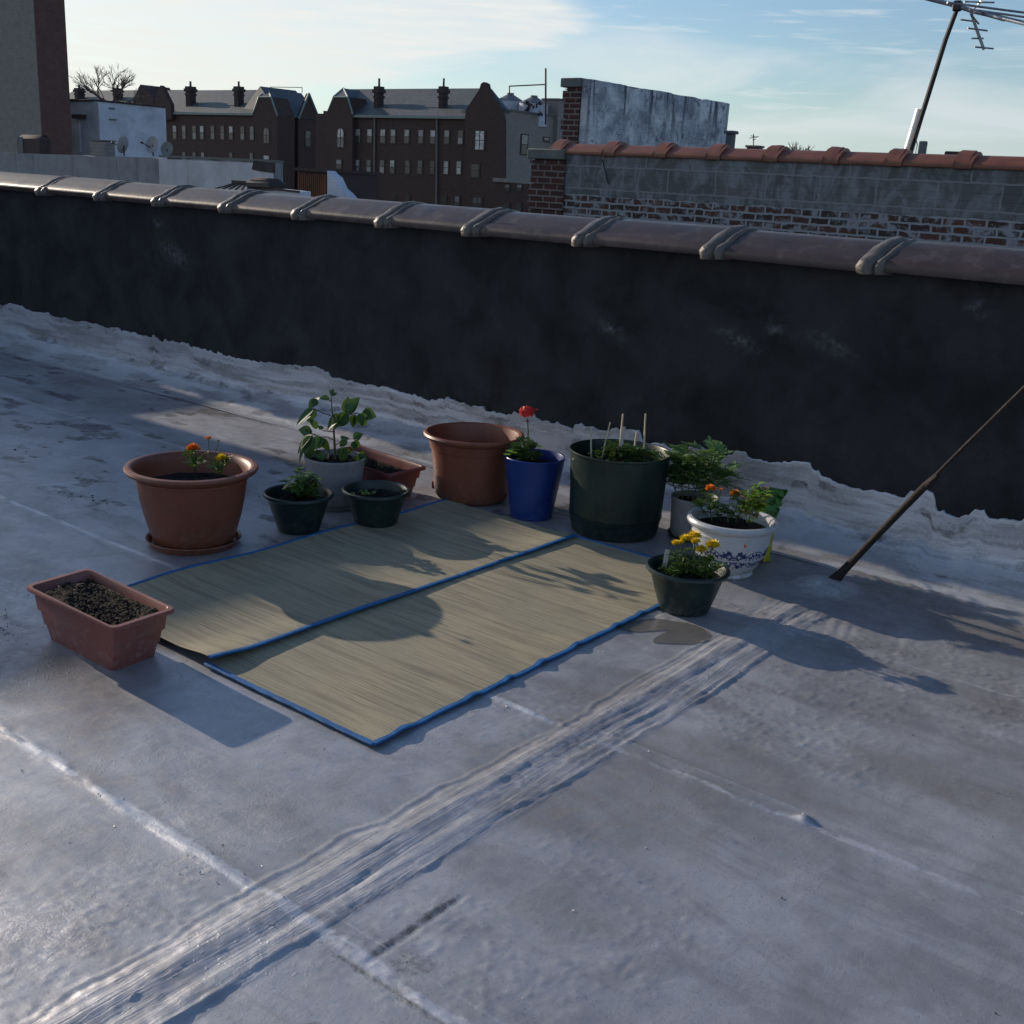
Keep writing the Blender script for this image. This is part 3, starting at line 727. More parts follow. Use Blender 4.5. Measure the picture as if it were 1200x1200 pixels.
# 1 large terracotta pot with marigolds
r1 = empty('flower_pot', (-3.958, 2.845, 0), 'large terracotta pot with orange and yellow marigolds on a saucer, left of the mats', 'potted plant')
lathe_part(r1, 'pot', [(.0, .014), (.160, .014), (.172, .03), (.186, .07), (.203, .13), (.218, .20), (.228, .27), (.232, .300), (.238, .303), (.238, .311), (.233, .314), (.236, .322), (.258, .326), (.274, .333), (.280, .343), (.276, .352), (.262, .356), (.248, .352), (.238, .340), (.231, .315), (.222, .24), (.205, .2)], M['terra'], 80)
lathe_part(r1, 'saucer', [(.0, .001), (.165, .001), (.185, .006), (.196, .028), (.203, .034), (.200, .038), (.190, .034), (.178, .012), (.0, .010)], M['terra'], 64)
soil_disc(r1, .222, .262)
pl = r1
marigold_bush(pl, near(r1, 228, 548)+Vector((0, 0, -.02)), .055, .10, 26, M['leaf'], L=(.03, .05), W=.016)
marigold_bush(pl, near(r1, 258, 552)+Vector((0, 0, -.02)), .055, .09, 26, M['leaf'], L=(.03, .05), W=.016)
flower(pl, near(r1, 226, 526), .030, M['orange'], near(r1, 229, 548), 60, flat=.45)
flower(pl, near(r1, 244, 514), .014, M['orange'], near(r1, 246, 545), 30)
flower(pl, near(r1, 260, 538), .027, M['yellow'], near(r1, 258, 552), 60)
flower(pl, near(r1, 256, 517), .008, M['leaf'], near(r1, 250, 545), 16, name='bud')

# 2 large empty terracotta pot
r2 = empty('flower_pot', (-3.629, 4.327, 0), 'large terracotta pot without a plant, standing behind the blue pot', 'plant pot')
lathe_part(r2, 'pot', [(.0, .004), (.158, .004), (.176, .012), (.190, .03), (.197, .07), (.203, .14), (.212, .22), (.219, .268), (.225, .272), (.226, .28), (.231, .30), (.234, .316), (.246, .321), (.257, .330), (.260, .340), (.255, .349), (.243, .352), (.231, .346), (.222, .32), (.212, .26), (.195, .12), (.18, .05), (0, .04)], M['terra'], 80)
t = MB(); p = Vector((-3.629-.17, 4.327-.10, .055)); t.bevbox(p.x-.012, p.x+.012, p.y-.012, p.y+.012, .035, .075, .003); child(t, 'saucer_clip', M['terra'], r2)

# 3/4 small green bowls
def green_bowl(loc, label, cat='potted plant', k=1.0):
    r = empty('flower_pot', loc, label, cat)
    lathe_part(r, 'pot', [(.0, .002), (.086*k, .002), (.096*k, .008), (.100*k, .02), (.116*k, .07), (.131*k, .12), (.141*k, .156), (.145*k, .160), (.156*k, .163), (.161*k, .169), (.160*k, .177), (.153*k, .181), (.144*k, .178), (.138*k, .165), (.130*k, .13), (.12*k, .10)], M['green_plastic'], 64)
    return r
r3 = green_bowl((-3.809, 3.312, 0), 'small green pot with a bushy seedling, in front of the broad-leaved plant')
soil_disc(r3, .132, .135)
t = MB(); c3 = near(r3, 355, 583)
for k in range(60):
    a = random.uniform(0, 2*PI); e = random.random()**.6; h = random.uniform(.02, .16)*(1-.4*e)
    p = c3+Vector((math.cos(a)*.06*e, math.sin(a)*.06*e, h)); t.tube([c3+Vector((0, 0, -.01)), p], .0015, 4)
    for j in range(2):
        a2 = a+random.uniform(-.9, .9); t.leaf(p, (math.cos(a2), math.sin(a2), random.uniform(-.1, .5)), (0, 0, 1), random.uniform(.032, .048), random.uniform(.030, .042), .35, .25)
p = c3+Vector((-.09, -.02, .055)); t.tube([c3, p], .002, 5)
for a2 in (2.6, 3.4, 4.2, 1.8): t.leaf(p, (math.cos(a2), math.sin(a2), .4), (0, 0, 1), .04, .026, .3, .3)
child(t, 'foliage', M['leaf'], r3)
r4 = green_bowl((-3.621, 3.622, 0), 'small green pot with bare soil and tiny pale sprouts, touching the upper mat edge')
soil_disc(r4, .132, .140)
t = MB()
for u, v in ((424, 577), (431, 580), (436, 582), (440, 578), (416, 579), (428, 576), (433, 579)):
    p = near(r4, u, v, random.uniform(-.03, .03)); 
    for j in range(3): a = random.uniform(0, 2*PI); t.leaf(p, (math.cos(a), math.sin(a), .35), (0, 0, 1), .030, .009, .3, .2, 3)
child(t, 'sprouts', M['leaf_lime'], r4)

# 5 pale pot with broad-leaved plant
r5 = empty('flower_pot', (-4.001, 3.712, 0), 'pale grey pot holding a tall broad-leaved plant, behind two small green pots', 'potted plant')
lathe_part(r5, 'pot', [(.0, .012), (.112, .012), (.118, .02), (.126, .08), (.140, .18), (.148, .236), (.151, .243), (.150, .250), (.144, .251), (.141, .245), (.136, .2), (.13, .15)], M['grey_pot'])
lathe_part(r5, 'saucer', [(.0, .001), (.125, .001), (.142, .02), (.145, .024), (.138, .022), (.124, .008), (.0, .007)], M['grey_pot'])
soil_disc(r5, .138, .222)
t = MB(); S = lambda u, v, o=0: near(r5, u, v, o)
t.tube([S(393, 546), S(392, 520), S(391, 500), S(389, 480), S(388, 464)], [.007, .006, .005, .0035, .002], 8)
br = [((390, 488), (378, 484), (368, 479)), ((392, 503), (402, 494), (410, 486), (420, 484)), ((391, 506), (380, 505), (374, 503)), ((392, 516), (384, 512), (376, 512), (366, 508)), ((393, 522), (400, 517), (407, 515), (414, 514)), ((388, 470), (385, 468), (382, 467)), ((393, 530), (404, 528), (412, 528), (420, 534)), ((393, 535), (384, 528), (378, 540), (373, 549))]
for q_ in br: t.tube([S(u, v, .02*math.sin(i*2+u)*(i > 0)) for i, (u, v) in enumerate(q_)], .0022, 5)
child(t, 'stem', M['wood_stem'], r5)
t = MB()
# base px, tip px, width px, depth offset
for (u0, v0, u1, v1, w, o) in ((368, 479, 347, 494, 9, -.03), (369, 479, 352, 492, 11, .02), (372, 468, 362, 477, 9, 0), (375, 466, 364, 474, 8, .03), (386, 467, 376, 466, 7, 0), (388, 462, 390, 456, 5, .01), (388, 464, 393, 460, 6, -.01),
     (405, 484, 418, 468, 13, .02), (404, 480, 417, 470, 11, -.02), (408, 484, 395, 499, 13, -.03), (400, 486, 383, 500, 13, .0), (424, 484, 440, 487, 13, .02), (420, 485, 430, 498, 12, -.03), (416, 486, 412, 500, 9, .01),
     (372, 502, 364, 492, 8, .01), (366, 506, 350, 503, 10, .03), (366, 510, 346, 528, 14, -.02), (364, 514, 347, 538, 12, .01), (377, 512, 368, 528, 14, -.03), (378, 513, 384, 528, 9, .02), (374, 503, 378, 499, 6, .0),
     (407, 516, 398, 522, 8, .0), (400, 515, 410, 513, 9, .03), (414, 514, 424, 508, 10, .02), (412, 518, 422, 524, 9, -.02), (406, 524, 398, 540, 12, -.03), (420, 532, 428, 546, 13, -.02), (420, 534, 416, 547, 11, .03), (376, 534, 366, 530, 8, 0), (382, 536, 370, 534, 8, -.02)):
    a = S(u0, v0, o); e = S(u1, v1, o+random.uniform(-.03, .03)); d = e-a
    nn = Vector((random.uniform(-.3, .9), random.uniform(-1.2, -.5), random.uniform(.3, .9)))
    t.leaf(a, d, nn, d.length*1.1, w*.0050, .2, .3, 7)
    if w > 8:
        d2 = d+Vector((random.uniform(-.5, .5), random.uniform(-.6, .6), random.uniform(-.4, .3)))*d.length; t.leaf(a, d2, nn+Vector((.5, .3, 0)), d.length*.85, w*.0042, .2, .3, 6)
child(t, 'foliage', M['leaf_big'], r5)
t = MB(); t.leaf(S(386, 532), Vector((-.3, -.3, -1)), (0, -1, .2), .05, .02, .2, .3); t.leaf(S(380, 536), Vector((-.5, -.3, -1)), (0, -1, .2), .04, .012, .2, .3); child(t, 'withered_leaf', M['stake'], r5)

# 6/7 rectangular planters
def planter(name, corners, h, label, m, soilz=.12, lean=.06):
    """corners: 4 rim corners in order round; body tapers in, stepped ribs, rim lip"""
    c = sum((Vector(p) for p in corners), Vector())/4; c.z = 0
    root = empty(name, c, label, 'planter')
    def ring(k, z, rc=.02, off=0):
        out = []
        P = [Vector((p[0], p[1], 0)) for p in corners]
        P = [c+(p-c)*(1-k/max(.01, (p-c).length)*1.0) for p in P]
        for i in range(4):
            p = P[i]; a = (P[i-1]-p).normalized(); b_ = (P[(i+1) % 4]-p).normalized()
            for (f, gg) in ((1, 0), (.3, .3), (0, 1)): q_ = p+a*rc*f+b_*rc*gg; out.append((q_.x, q_.y, z))
        return out
    t = MB()
    R = [ring(.085, 0.0), ring(.080, .006), ring(.066, .055), ring(.058, .058), ring(.048, .105), ring(.036, .109), ring(.028, h-.022), ring(.022, h-.018), ring(.002, h-.015), ring(0, h-.012), ring(0, h-.002), ring(.002, h), ring(.022, h), ring(.026, h-.003), ring(.032, h-.02), ring(.05, soilz-.02)]
    t.rings(R, True, False); child(t, 'box', m, root, ang=30)
    t = MB(); R = [ring(.042 + .03*0, soilz)]
    inner = ring(.042, soilz); V0 = [Vector(p) for p in inner]
    N = 14; rows = []
    A, B_, C_, D = [c+(Vector((p[0], p[1], 0))-c)*(1-.044/(Vector((p[0], p[1], 0))-c).length) for p in corners]
    vs = []; fs = []
    for i in range(N+1):
        for j in range(2*N+1):
            s_ = i/N; w_ = j/(2*N); p = A.lerp(D, s_).lerp(B_.lerp(C_, s_), w_); edge = i in (0, N) or j in (0, 2*N)
            vs.append((p.x, p.y, soilz+(0 if edge else random.uniform(-.008, .012)+.012*math.sin(w_*5+s_*3))))
    for i in range(N):
        for j in range(2*N): a = i*(2*N+1)+j; fs.append((a, a+1, a+2*N+2, a+2*N+1))
    t.add(vs, fs)
    for _ in range(700):
        s_, w_ = random.uniform(.08, .92), random.uniform(.05, .95); p = A.lerp(D, s_).lerp(B_.lerp(C_, s_), w_); t.blob((p.x, p.y, soilz+.010+random.uniform(-.004,.005)), random.uniform(.001, .0055), 5, .7, .6)
    child(t, 'soil', M['soil'], root)
    return root
hz = .185
C1 = [g(28, 686, hz), g(133, 737, hz), g(207, 713, hz), g(103, 665, hz)]
planter('window_box', C1, hz, 'rosy rectangular planter filled with dark soil, at the left corner of the mats', M['pinkplastic'], .155)
C2 = [g(399, 545, .17), g(456, 557, .17), g(501, 547, .17), g(420, 521, .17)]
# rebuild as a true rectangle from three corners
a, b_, c_ = C2[3], C2[2], C2[1]; d_ = a+(c_-b_); C2 = [d_, c_, b_, a]
planter('window_box', C2, .17, 'brick-red rectangular planter behind the small green pots and beside the broad-leaved plant', M['terra2'], .12)

# 8 blue pot with geranium
r8 = empty('flower_pot', (-3.218, 4.305, 0), 'cobalt blue tapered pot with a single red geranium bloom', 'potted plant')
lathe_part(r8, 'pot', [(.0, .002), (.098, .002), (.104, .008), (.120, .11), (.138, .23), (.1485, .300), (.150, .306), (.148, .310), (.143, .310), (.140, .303), (.132, .26), (.128, .2)], M['blue_plastic'])
soil_disc(r8, .132, .262)
t = MB(); G = lambda u, v, o=0: near(r8, u, v, o)
for k in range(95):
    a = random.uniform(0, 2*PI); ph = random.random(); e = math.sqrt(random.random())
    c = G(614, 535)+Vector((0, 0, -.02)); p = c+Vector((math.cos(a)*.085*e, math.sin(a)*.085*e, .02+.105*(1-e*e)*random.uniform(.5, 1)))
    t.tube([c+Vector((math.cos(a)*.02, math.sin(a)*.02, -.01)), p], .0015, 4)
    for j in range(6):
        a2 = a+2*PI*j/6; t.leaf(p, (math.cos(a2), math.sin(a2), .12+.2*math.cos(a2-a)), (0, 0, 1), .021, .019, .15, .1, 2)
child(t, 'foliage', M['leaf'], r8)
t = MB()
for (u, v) in ((597, 529), (602, 531), (594, 533), (634, 524)):
    p = G(u, v, -.05)
    for j in range(5): a2 = 2*PI*j/5; t.leaf(p, (math.cos(a2), math.sin(a2), .3), (0, 0, 1), .022, .02, .15, .1, 2)
child(t, 'young_leaves', M['leaf_lime'], r8)
t = MB(); t.tube([G(618, 528), G(619, 505), G(618, 490)], [.004, .0035, .003], 6); child(t, 'stalk', M['stem'], r8)
t = MB(); c = G(617, 483); 
for k in range(46):
    a = k*2.4; ph = math.acos(1-1.5*k/46); d = Vector((math.sin(ph)*math.cos(a), math.sin(ph)*math.sin(a), math.cos(ph)*.8))
    p = c+d*.032
    for j in range(4): o_ = d.orthogonal().normalized(); o_.rotate(Matrix.Rotation(j*PI/2+a, 3, d)); t.leaf(p, o_+d*.3, d, .013, .012, .1, .1, 2)
for k in range(3):
    p = G(626, 482)+Vector((random.uniform(-.008, .008),)*3)
    for j in range(4): a2 = j*PI/2; t.leaf(p, (math.cos(a2), math.sin(a2), .3), (0, 0, 1), .011, .01, .1, .1, 2)
child(t, 'flower', M['red'], r8)
t = MB()
for k in range(9): a = k*.7; t.leaf(G(618, 492), (math.cos(a), math.sin(a), -.7), (0, 0, 1), .016, .006, .1, .2, 2)
child(t, 'bud_cluster', simple('dark_buds', (.08, .02, .015), .6), r8)

# 9 big green pot with staked seedlings
r9 = empty('flower_pot', (-2.803, 4.423, 0), 'largest dark green round planter, with staked tomato seedlings', 'potted plant')
lathe_part(r9, 'pot', [(.0, .09), (.208, .088), (.222, .096), (.226, .2), (.231, .3), (.236, .386), (.240, .388), (.2415, .393), (.240, .398), (.236, .398), (.232, .392), (.228, .33), (.222, .28)], M['green_plastic'], 80)
lathe_part(r9, 'reservoir_base', [(.0, .002), (.195, .002), (.207, .010), (.2215, .086), (.224, .09), (.224, .094), (.21, .095), (0, .096)], M['green_plastic'], 80)
soil_disc(r9, .224, .318)
t = MB(); t.lathe([(.0, .004), (.004, .004), (.005, 0), (.006, -.002)], (0, 0, 0), 10)
t.v = [(Vector((-2.803, 4.423, .34)) + Matrix.Rotation(math.radians(90), 3, 'X') @ Vector(p)) for p in t.v]
t.v = [(p - Vector((-2.803, 4.423, .34))) for p in t.v]
dr = Vector((-.55, -.835, 0)).normalized(); rotm = Vector((0, 0, 1)).rotation_difference(dr).to_matrix(); 
t.v = [Vector((-2.803, 4.423, .36)) + dr*.2345 + rotm @ (Matrix.Rotation(math.radians(-90), 3, 'X') @ p) for p in t.v]
child(t, 'drain_hole', M['tagm'], r9)
Gn = lambda u, v, o=0: near(r9, u, v, o)
t = MB()
for (u, v, n_) in ((706, 528, 5), (719, 526, 9), (726, 522, 12), (722, 520, 12), (741, 528, 9), (733, 521, 12), (753, 526, 6), (760, 528, 4), (745, 523, 8), (716, 530, 6), (738, 526, 8)):
    b0 = Gn(u+random.uniform(-2, 2), 541, random.uniform(-.06, .06)); p = Gn(u, v, random.uniform(-.05, .05)); t.tube([b0, p], [.002, .0015], 5)
    for k in range(n_):
        a = random.uniform(0, 2*PI); pinnate(t, b0.lerp(p, random.uniform(.4, 1)), (math.cos(a), math.sin(a), random.uniform(-.1, .6)), random.uniform(.045, .07), .034, 3, .55, .35)
child(t, 'seedlings', M['leaf'], r9)
# stakes and tags (they can be pulled out)
for (u0, v0, u1, v1, w, o, lb) in ((693, 540, 692.5, 500, .0045, -.02, 'short thin bamboo stick leftmost in the largest green planter'),
        (705, 530, 715, 495, .0045, -.01, 'tilted bamboo stick second from the left in the largest green planter'),
        (726, 522, 730, 485, .005, .03, 'bamboo stick in the middle of the largest green planter, beside a short tag'),
        (742, 528, 746, 506, .0045, .02, 'shortest bamboo stick in the largest green planter, right of the middle'),
        (754, 532, 756.5, 485, .0048, .0, 'tall upright bamboo stick rightmost in the largest green planter')):
    a = Gn(u0, v0+8, o); e = Gn(u1, v1, o); t = MB(); R = []
    t.tube([a, a.lerp(e, .5), e], [w*.9, w, w*.8], 6); t.v = [tuple(p) for p in t.v]
    o_ = t.build('plant_stake', M['stake']); tag(o_, lb, 'stick', 'bamboo sticks in the green planter')
def plant_tag(p, wdt, h, label, tilt=(0, 0)):
    t = MB(); t.bevbox(-wdt/2, wdt/2, -.0008, .0008, 0, h, .0007); o_ = t.build('plant_tag', M['tagm'], smooth=False); o_.location = p; o_.rotation_euler = (tilt[0], tilt[1], .7); return tag(o_, label, 'plant tag')
plant_tag(Gn(727, 524, -.02), .016, .10, 'short pale tag beside the middle stick of the largest green planter', (0, .1))

# 10 pale pot with feathery plant
p10 = pos_on(809, 636, .105)
r10 = empty('flower_pot', p10, 'pale grey pot with a large feathery plant, right of the largest green planter', 'potted plant')
lathe_part(r10, 'pot', [(.0, .012), (.100, .012), (.104, .02), (.107, .1), (.111, .19), (.113, .196), (.112, .2), (.108, .201), (.106, .196), (.103, .17), (.10, .12)], M['grey_pot'])
lathe_part(r10, 'saucer', [(.0, .001), (.105, .001), (.113, .016), (.115, .02), (.111, .018), (.102, .008), (.0, .007)], M['green_plastic'])
soil_disc(r10, .102, .17)
t = MB(); F = lambda u, v, o=0: near(r10, u, v, o); rs = random.Random(5)
stems = [((800, 590), (798, 560), (790, 535)), ((806, 590), (808, 560), (806, 532)), ((812, 590), (818, 560), (822, 525)), ((816, 590), (830, 560), (838, 530)), ((818, 590), (838, 572), (850, 548)), ((797, 590), (788, 565), (780, 548))]
for st in stems:
    pts = [F(u, v, rs.uniform(-.04, .04)) for u, v in st]; t.tube(pts, [.0035, .003, .0015], 5)
    for k in range(20):
        s_ = rs.uniform(.35, 1); p = pts[0].lerp(pts[1], s_*2) if s_ < .5 else pts[1].lerp(pts[2], s_*2-1)
        a = rs.uniform(0, 2*PI); pinnate(t, p, (math.cos(a), math.sin(a), rs.uniform(.1, .9)), rs.uniform(.08, .12), .05, 6, .36, .3)
for (u, v) in ((772, 540), (776, 535), (842, 527), (778, 550), (795, 527)): p = F(u+8, v+6); d = F(u, v)-p; pinnate(t, p, d, .10, .048, 6, .34, .1)
child(t, 'foliage', M['leaf_fern'], r10)

# 11 white bowl with blue pattern
r11 = empty('flower_pot', (-2.115, 4.282, 0), 'white bowl-shaped pot with a blue floral band, orange flowers, behind the yellow-flowered pot', 'potted plant')
def rbowl(z):
    zz = [(0.0, .105), (.012, .112), (.022, .106), (.04, .120), (.08, .146), (.12, .161), (.16, .168), (.19, .169)]
    for i in range(len(zz)-1):
        if zz[i][0] <= z <= zz[i+1][0]: t_ = (z-zz[i][0])/(zz[i+1][0]-zz[i][0]); return zz[i][1]*(1-t_)+zz[i+1][1]*t_
    return .169
lathe_part(r11, 'pot', [(.0, .001), (.105, .001), (.112, .010), (.106, .022), (.120, .04), (.134, .06), (.146, .08), (.155, .10), (.161, .12), (.1655, .14), (.168, .16), (.169, .185), (.172, .188), (.172, .194), (.169, .197), (.170, .212), (.184, .218), (.193, .228), (.196, .240), (.190, .250), (.178, .252), (.168, .244), (.163, .225), (.158, .19), (.15, .15)], M['white_glaze'], 96)
soil_disc(r11, .158, .205)
t = MB(); c11 = r11.location
def pmap(a0, z0, x, y):
    z = z0+y*KS*.8; r = rbowl(z)+.0012; a = a0+x*KS/.155; return (c11.x+r*math.cos(a), c11.y+r*math.sin(a), z)
def shape(a0, z0, pts): t.add([pmap(a0, z0, x, y) for x, y in pts], [tuple(range(len(pts)))])
def ringshape(a0, z0, r0, r1_, n=20):
    for i in range(n):
        a, b2 = 2*PI*i/n, 2*PI*(i+1)/n
        shape(a0, z0, [(r0*math.cos(a), r0*math.sin(a)), (r1_*math.cos(a), r1_*math.sin(a)), (r1_*math.cos(b2), r1_*math.sin(b2)), (r0*math.cos(b2), r0*math.sin(b2))])
def petal(a0, z0, ang, r0, r1_, w):
    ca, sa = math.cos(ang), math.sin(ang); rm = (r0+r1_)/2
    shape(a0, z0, [(x*ca-y*sa, x*sa+y*ca) for x, y in ((r0, 0), (rm*.95, -w), (r1_, 0), (rm*.95, w))])
NC = 10; KS = 1.45; facing = math.atan2(-c11.y, -c11.x)
for i in range(NC):
    a0 = facing+2*PI*(i+.25)/NC; z0 = .105
    if i % 2 == 0:
        ringshape(a0, z0, .010, .016); ringshape(a0, z0, .0, .004, 8)
        for k in range(8): petal(a0, z0, k*PI/4, .005, .0105, .0025); petal(a0, z0, k*PI/4+PI/8, .016, .026, .0045)
        for k in range(4):
            an = PI/4+k*PI/2
            for dx_ in (-.5, 0, .5): petal(a0, z0, an+dx_*.6, .022, .046-.006*abs(dx_), .0085)
    else:
        for k in range(3):
            rr_ = .034-k*.012
            ringshape(a0, z0, rr_-.0028, rr_, 24)
        for k in range(12): petal(a0, z0, k*PI/6, .012, .032, .0045)
child(t, 'painted_pattern', M['delft'], r11, False)
t = MB(); p = Vector(pmap(facing+.38, .182, 0, 0)); 
for k in range(5): t.leaf(p+Vector((0, 0, .003)), (random.uniform(-.4, .4), -.2, -1 if k else .6), (-.5, -1, .2), .018, .012, .2, .2, 3)
tag(t.build('fallen_petal', M['orange']), 'orange petal stuck to the side of the blue-patterned white pot', 'petal')
W = lambda u, v, o=0: near(r11, u, v, o); rs = random.Random(8)
t = MB()
for st in (((834, 610), (832, 597), (832, 580)), ((853, 612), (853, 597), (856, 583)), ((846, 612), (840, 598), (842, 590)), ((830, 605), (822, 596), (821, 588)), ((862, 612), (868, 600), (872, 590)), ((855, 610), (862, 598), (866, 578))):
    pts = [W(u, v, rs.uniform(-.05, .05)) for u, v in st]; t.tube(pts, [.003, .0025, .0015], 5)
    for k in range(13):
        s_ = rs.uniform(.2, 1); p = pts[0].lerp(pts[1], s_*2) if s_ < .5 else pts[1].lerp(pts[2], s_*2-1)
        a = rs.uniform(0, 2*PI); pinnate(t, p, (math.cos(a), math.sin(a), rs.uniform(0, .8)), rs.uniform(.03, .055), .022, 4, .4, .3)
child(t, 'foliage', M['leaf'], r11)
flower(r11, W(833, 573), .026, M['orange'], W(832, 590), 55, flat=.4)
flower(r11, W(845, 574), .010, M['orange'], W(842, 590), 20)
flower(r11, W(861, 579), .025, M['orange'], W(857, 592), 55, flat=.4)
t = MB(); t2 = MB()
for st in (((878, 612), (880, 596), (884, 575)), ((880, 612), (888, 598), (893, 582)), ((876, 612), (872, 596), (874, 578)), ((884, 612), (892, 592), (900, 574)), ((880, 612), (884, 590), (888, 568))):
    pts = [W(u, v, rs.uniform(-.03, .03)) for u, v in st]; t.tube(pts, [.003, .0025, .0015], 5)
    for k in range(26):
        s_ = rs.uniform(.3, 1); p = pts[0].lerp(pts[1], s_*2) if s_ < .5 else pts[1].lerp(pts[2], s_*2-1)
        a = rs.uniform(0, 2*PI); (t if k % 3 else t2).leaf(p, (math.cos(a), math.sin(a), rs.uniform(-.1, .8)), (0, 0, 1), rs.uniform(.03, .05), rs.uniform(.018, .028), .3, .3, 4)
child(t, 'light_foliage', M['leaf_lime'], r11); child(t2, 'pink_leaves', M['leaf_pink'], r11)

# 12 small green pot with yellow marigolds
r12 = green_bowl((-2.018, 3.746, 0), 'small green pot with a cluster of yellow marigolds, at the right corner of the mats', k=1.03)
soil_disc(r12, .136, .14)
Yl = lambda u, v, o=0: near(r12, u, v, o); rs = random.Random(12)
t = MB()
for st in (((796, 675), (793, 662), (791, 645)), ((800, 675), (800, 660), (803, 642)), ((810, 676), (812, 664), (816, 652)), ((820, 676), (828, 665), (834, 652)), ((815, 678), (822, 670), (822, 654)), ((825, 676), (836, 668), (842, 664)), ((790, 675), (785, 668), (783, 655))):
    pts = [Yl(u, v, rs.uniform(-.05, .05)) for u, v in st]; t.tube(pts, [.003, .0025, .0015], 5)
    for k in range(20):
        s_ = rs.uniform(.1, 1); p = pts[0].lerp(pts[1], s_*2) if s_ < .5 else pts[1].lerp(pts[2], s_*2-1)
        a = rs.uniform(0, 2*PI); pinnate(t, p, (math.cos(a), math.sin(a), rs.uniform(0, .8)), rs.uniform(.03, .05), .02, 4, .35, .3)
child(t, 'foliage', M['leaf'], r12)
for (u, v, r_, o) in ((792, 637, .018, -.02), (798, 636, .014, 0), (803, 632, .024, .0), (814, 629, .030, .01), (815, 635, .022, -.03), (822, 645, .026, -.03), (835, 640, .032, .01)):
    flower(r12, Yl(u, v, o), r_, M['yellow'], Yl(u+(808-u)*.3, 668, o), 50, flat=.6)
plant_tag(Yl(779, 665), .018, .075, 'white plastic tag standing in the small yellow-flowered pot', (0, .05))

# soil bag behind the patterned pot
rb = empty('soil_bag', pos_on(882, 658, .05), 'green and yellow plastic bag leaning behind the blue-patterned pot', 'bag')
B = rb.location; ang = math.atan2(B.y, B.x)-PI/2
def bagmesh(z0, z1, w0, w1, th, shift=0., jit=.006, nz=8, xa=-1, xb=1):
    t = MB(); R = []
    for i in range(nz+1):
        s_ = i/nz; z = z0+(z1-z0)*s_; w = w0+(w1-w0)*s_; th_ = th*(1-.75*s_*(z1 > .2)); ring = []
        for k in range(20):
            a = 2*PI*k/20; x = w*math.copysign(abs(math.cos(a))**.6, math.cos(a)); x = max(xa*w, min(xb*w, x)); y = th_*math.sin(a)
            x += random.uniform(-jit, jit)+shift*s_; y += random.uniform(-jit, jit)+.03*s_
            ring.append((B.x+x*math.cos(ang)-y*math.sin(ang), B.y+x*math.sin(ang)+y*math.cos(ang), z+random.uniform(-jit, jit)*(i > 0)*(i < nz or .4)))
        R.append(ring)
    t.rings(R, True, True); return t
child(bagmesh(.003, .20, .075, .078, .05, .005), 'yellow_part', M['bag_yellow'], rb)
child(bagmesh(.196, .325, .070, .060, .042, .045, .015, 14), 'green_part', M['bag_green'], rb)
t = MB(); v_ = [near(rb, u, v, -.062) for u, v in ((886, 661), (893, 661), (899, 628), (895, 626))]; t.prism(v_, (.0, .004, 0)); child(t, 'red_stripe', M['bag_red'], rb, False)

# ------------------------------------------------------------------ rusty pole
rp = empty('rusty_pole', (-1.71, 4.47, 0), 'rusty leaning pole set in silver cement at the right', 'pole')
dirp = (at(1200, 450, 4.30)-Vector((-1.71, 4.47, .03))); P0 = Vector((-1.71, 4.47, .01)); 
pts = []; rad = []
for i in range(40):
    s_ = i/39*2.3; w = .018-.006*min(1, s_/.8) if s_ < .55 else .0085-.002*min(1, s_-.55)
    if s_ < .05: w = .028
    pts.append(P0+dirp*s_+Vector((0, 0, .012*math.sin(s_*3)))); rad.append(w*(1+random.uniform(-.08, .08)))
t = MB(); t.tube(pts, rad, 12); child(t, 'shaft', M['rust'], rp)
t = MB(); t.tube([P0+dirp*.54, P0+dirp*.56, P0+dirp*.60], [.014, .016, .010], 10); child(t, 'coupling', M['rust'], rp)

# ------------------------------------------------------------------ neighbouring roof and party wall with orange coping
NY = 11.7
def zN(u, v): return at(u, v, NY).z
b = MB(); b.box(-22, 12, 5.31, NY-.02, -11, -.3); tag(b.build('neighbour_roof', M['tarroof'], None, False), None, None, None, 'structure')
pw = empty('party_wall', (-6, NY, 0), 'cement and brick wall with orange clay coping and a dark brick end pier', 'wall')
xl = at(663, 200, NY).x; xp = at(625, 200, NY).x
t = MB(); t.box(xl, 9, NY, NY+.3, -.3, 1.935); child(t, 'wall', M['partywall'], pw, False)
# racked brick pier at its end, courses of slightly varying projection
t = MB(); z = -.3; k = 0
while z < 1.84:
    h_ = .078*(3 if k % 4 else 1); h_ = min(h_, 1.86-z); off = -.02*(k % 2) + random.uniform(-.015, .015) - .05*max(0, (1.3-z))
    t.box(xp-.02+off, xl-.004, NY-.03+random.uniform(-.006, .006), NY+.3, z, z+h_-.012); t.box(xp+.02, xl-.006, NY-.012, NY+.29, z+h_-.012, z+h_); z += h_; k += 1
child(t, 'brick_pier', M['redbrick'], pw, False)
t = MB(); t.bevbox(xp-.07, xl+.0, NY-.06, NY+.34, 1.862, 1.985, .012); child(t, 'cap_block', M['stone'], pw)
oc = [xl-.14] + [at(u, 180, NY).x for u in (715, 775, 838, 905, 976, 1050, 1132, 1217)]; dxo = oc[-1]-oc[-2]
while oc[-1] < 8: oc.append(oc[-1]+dxo)
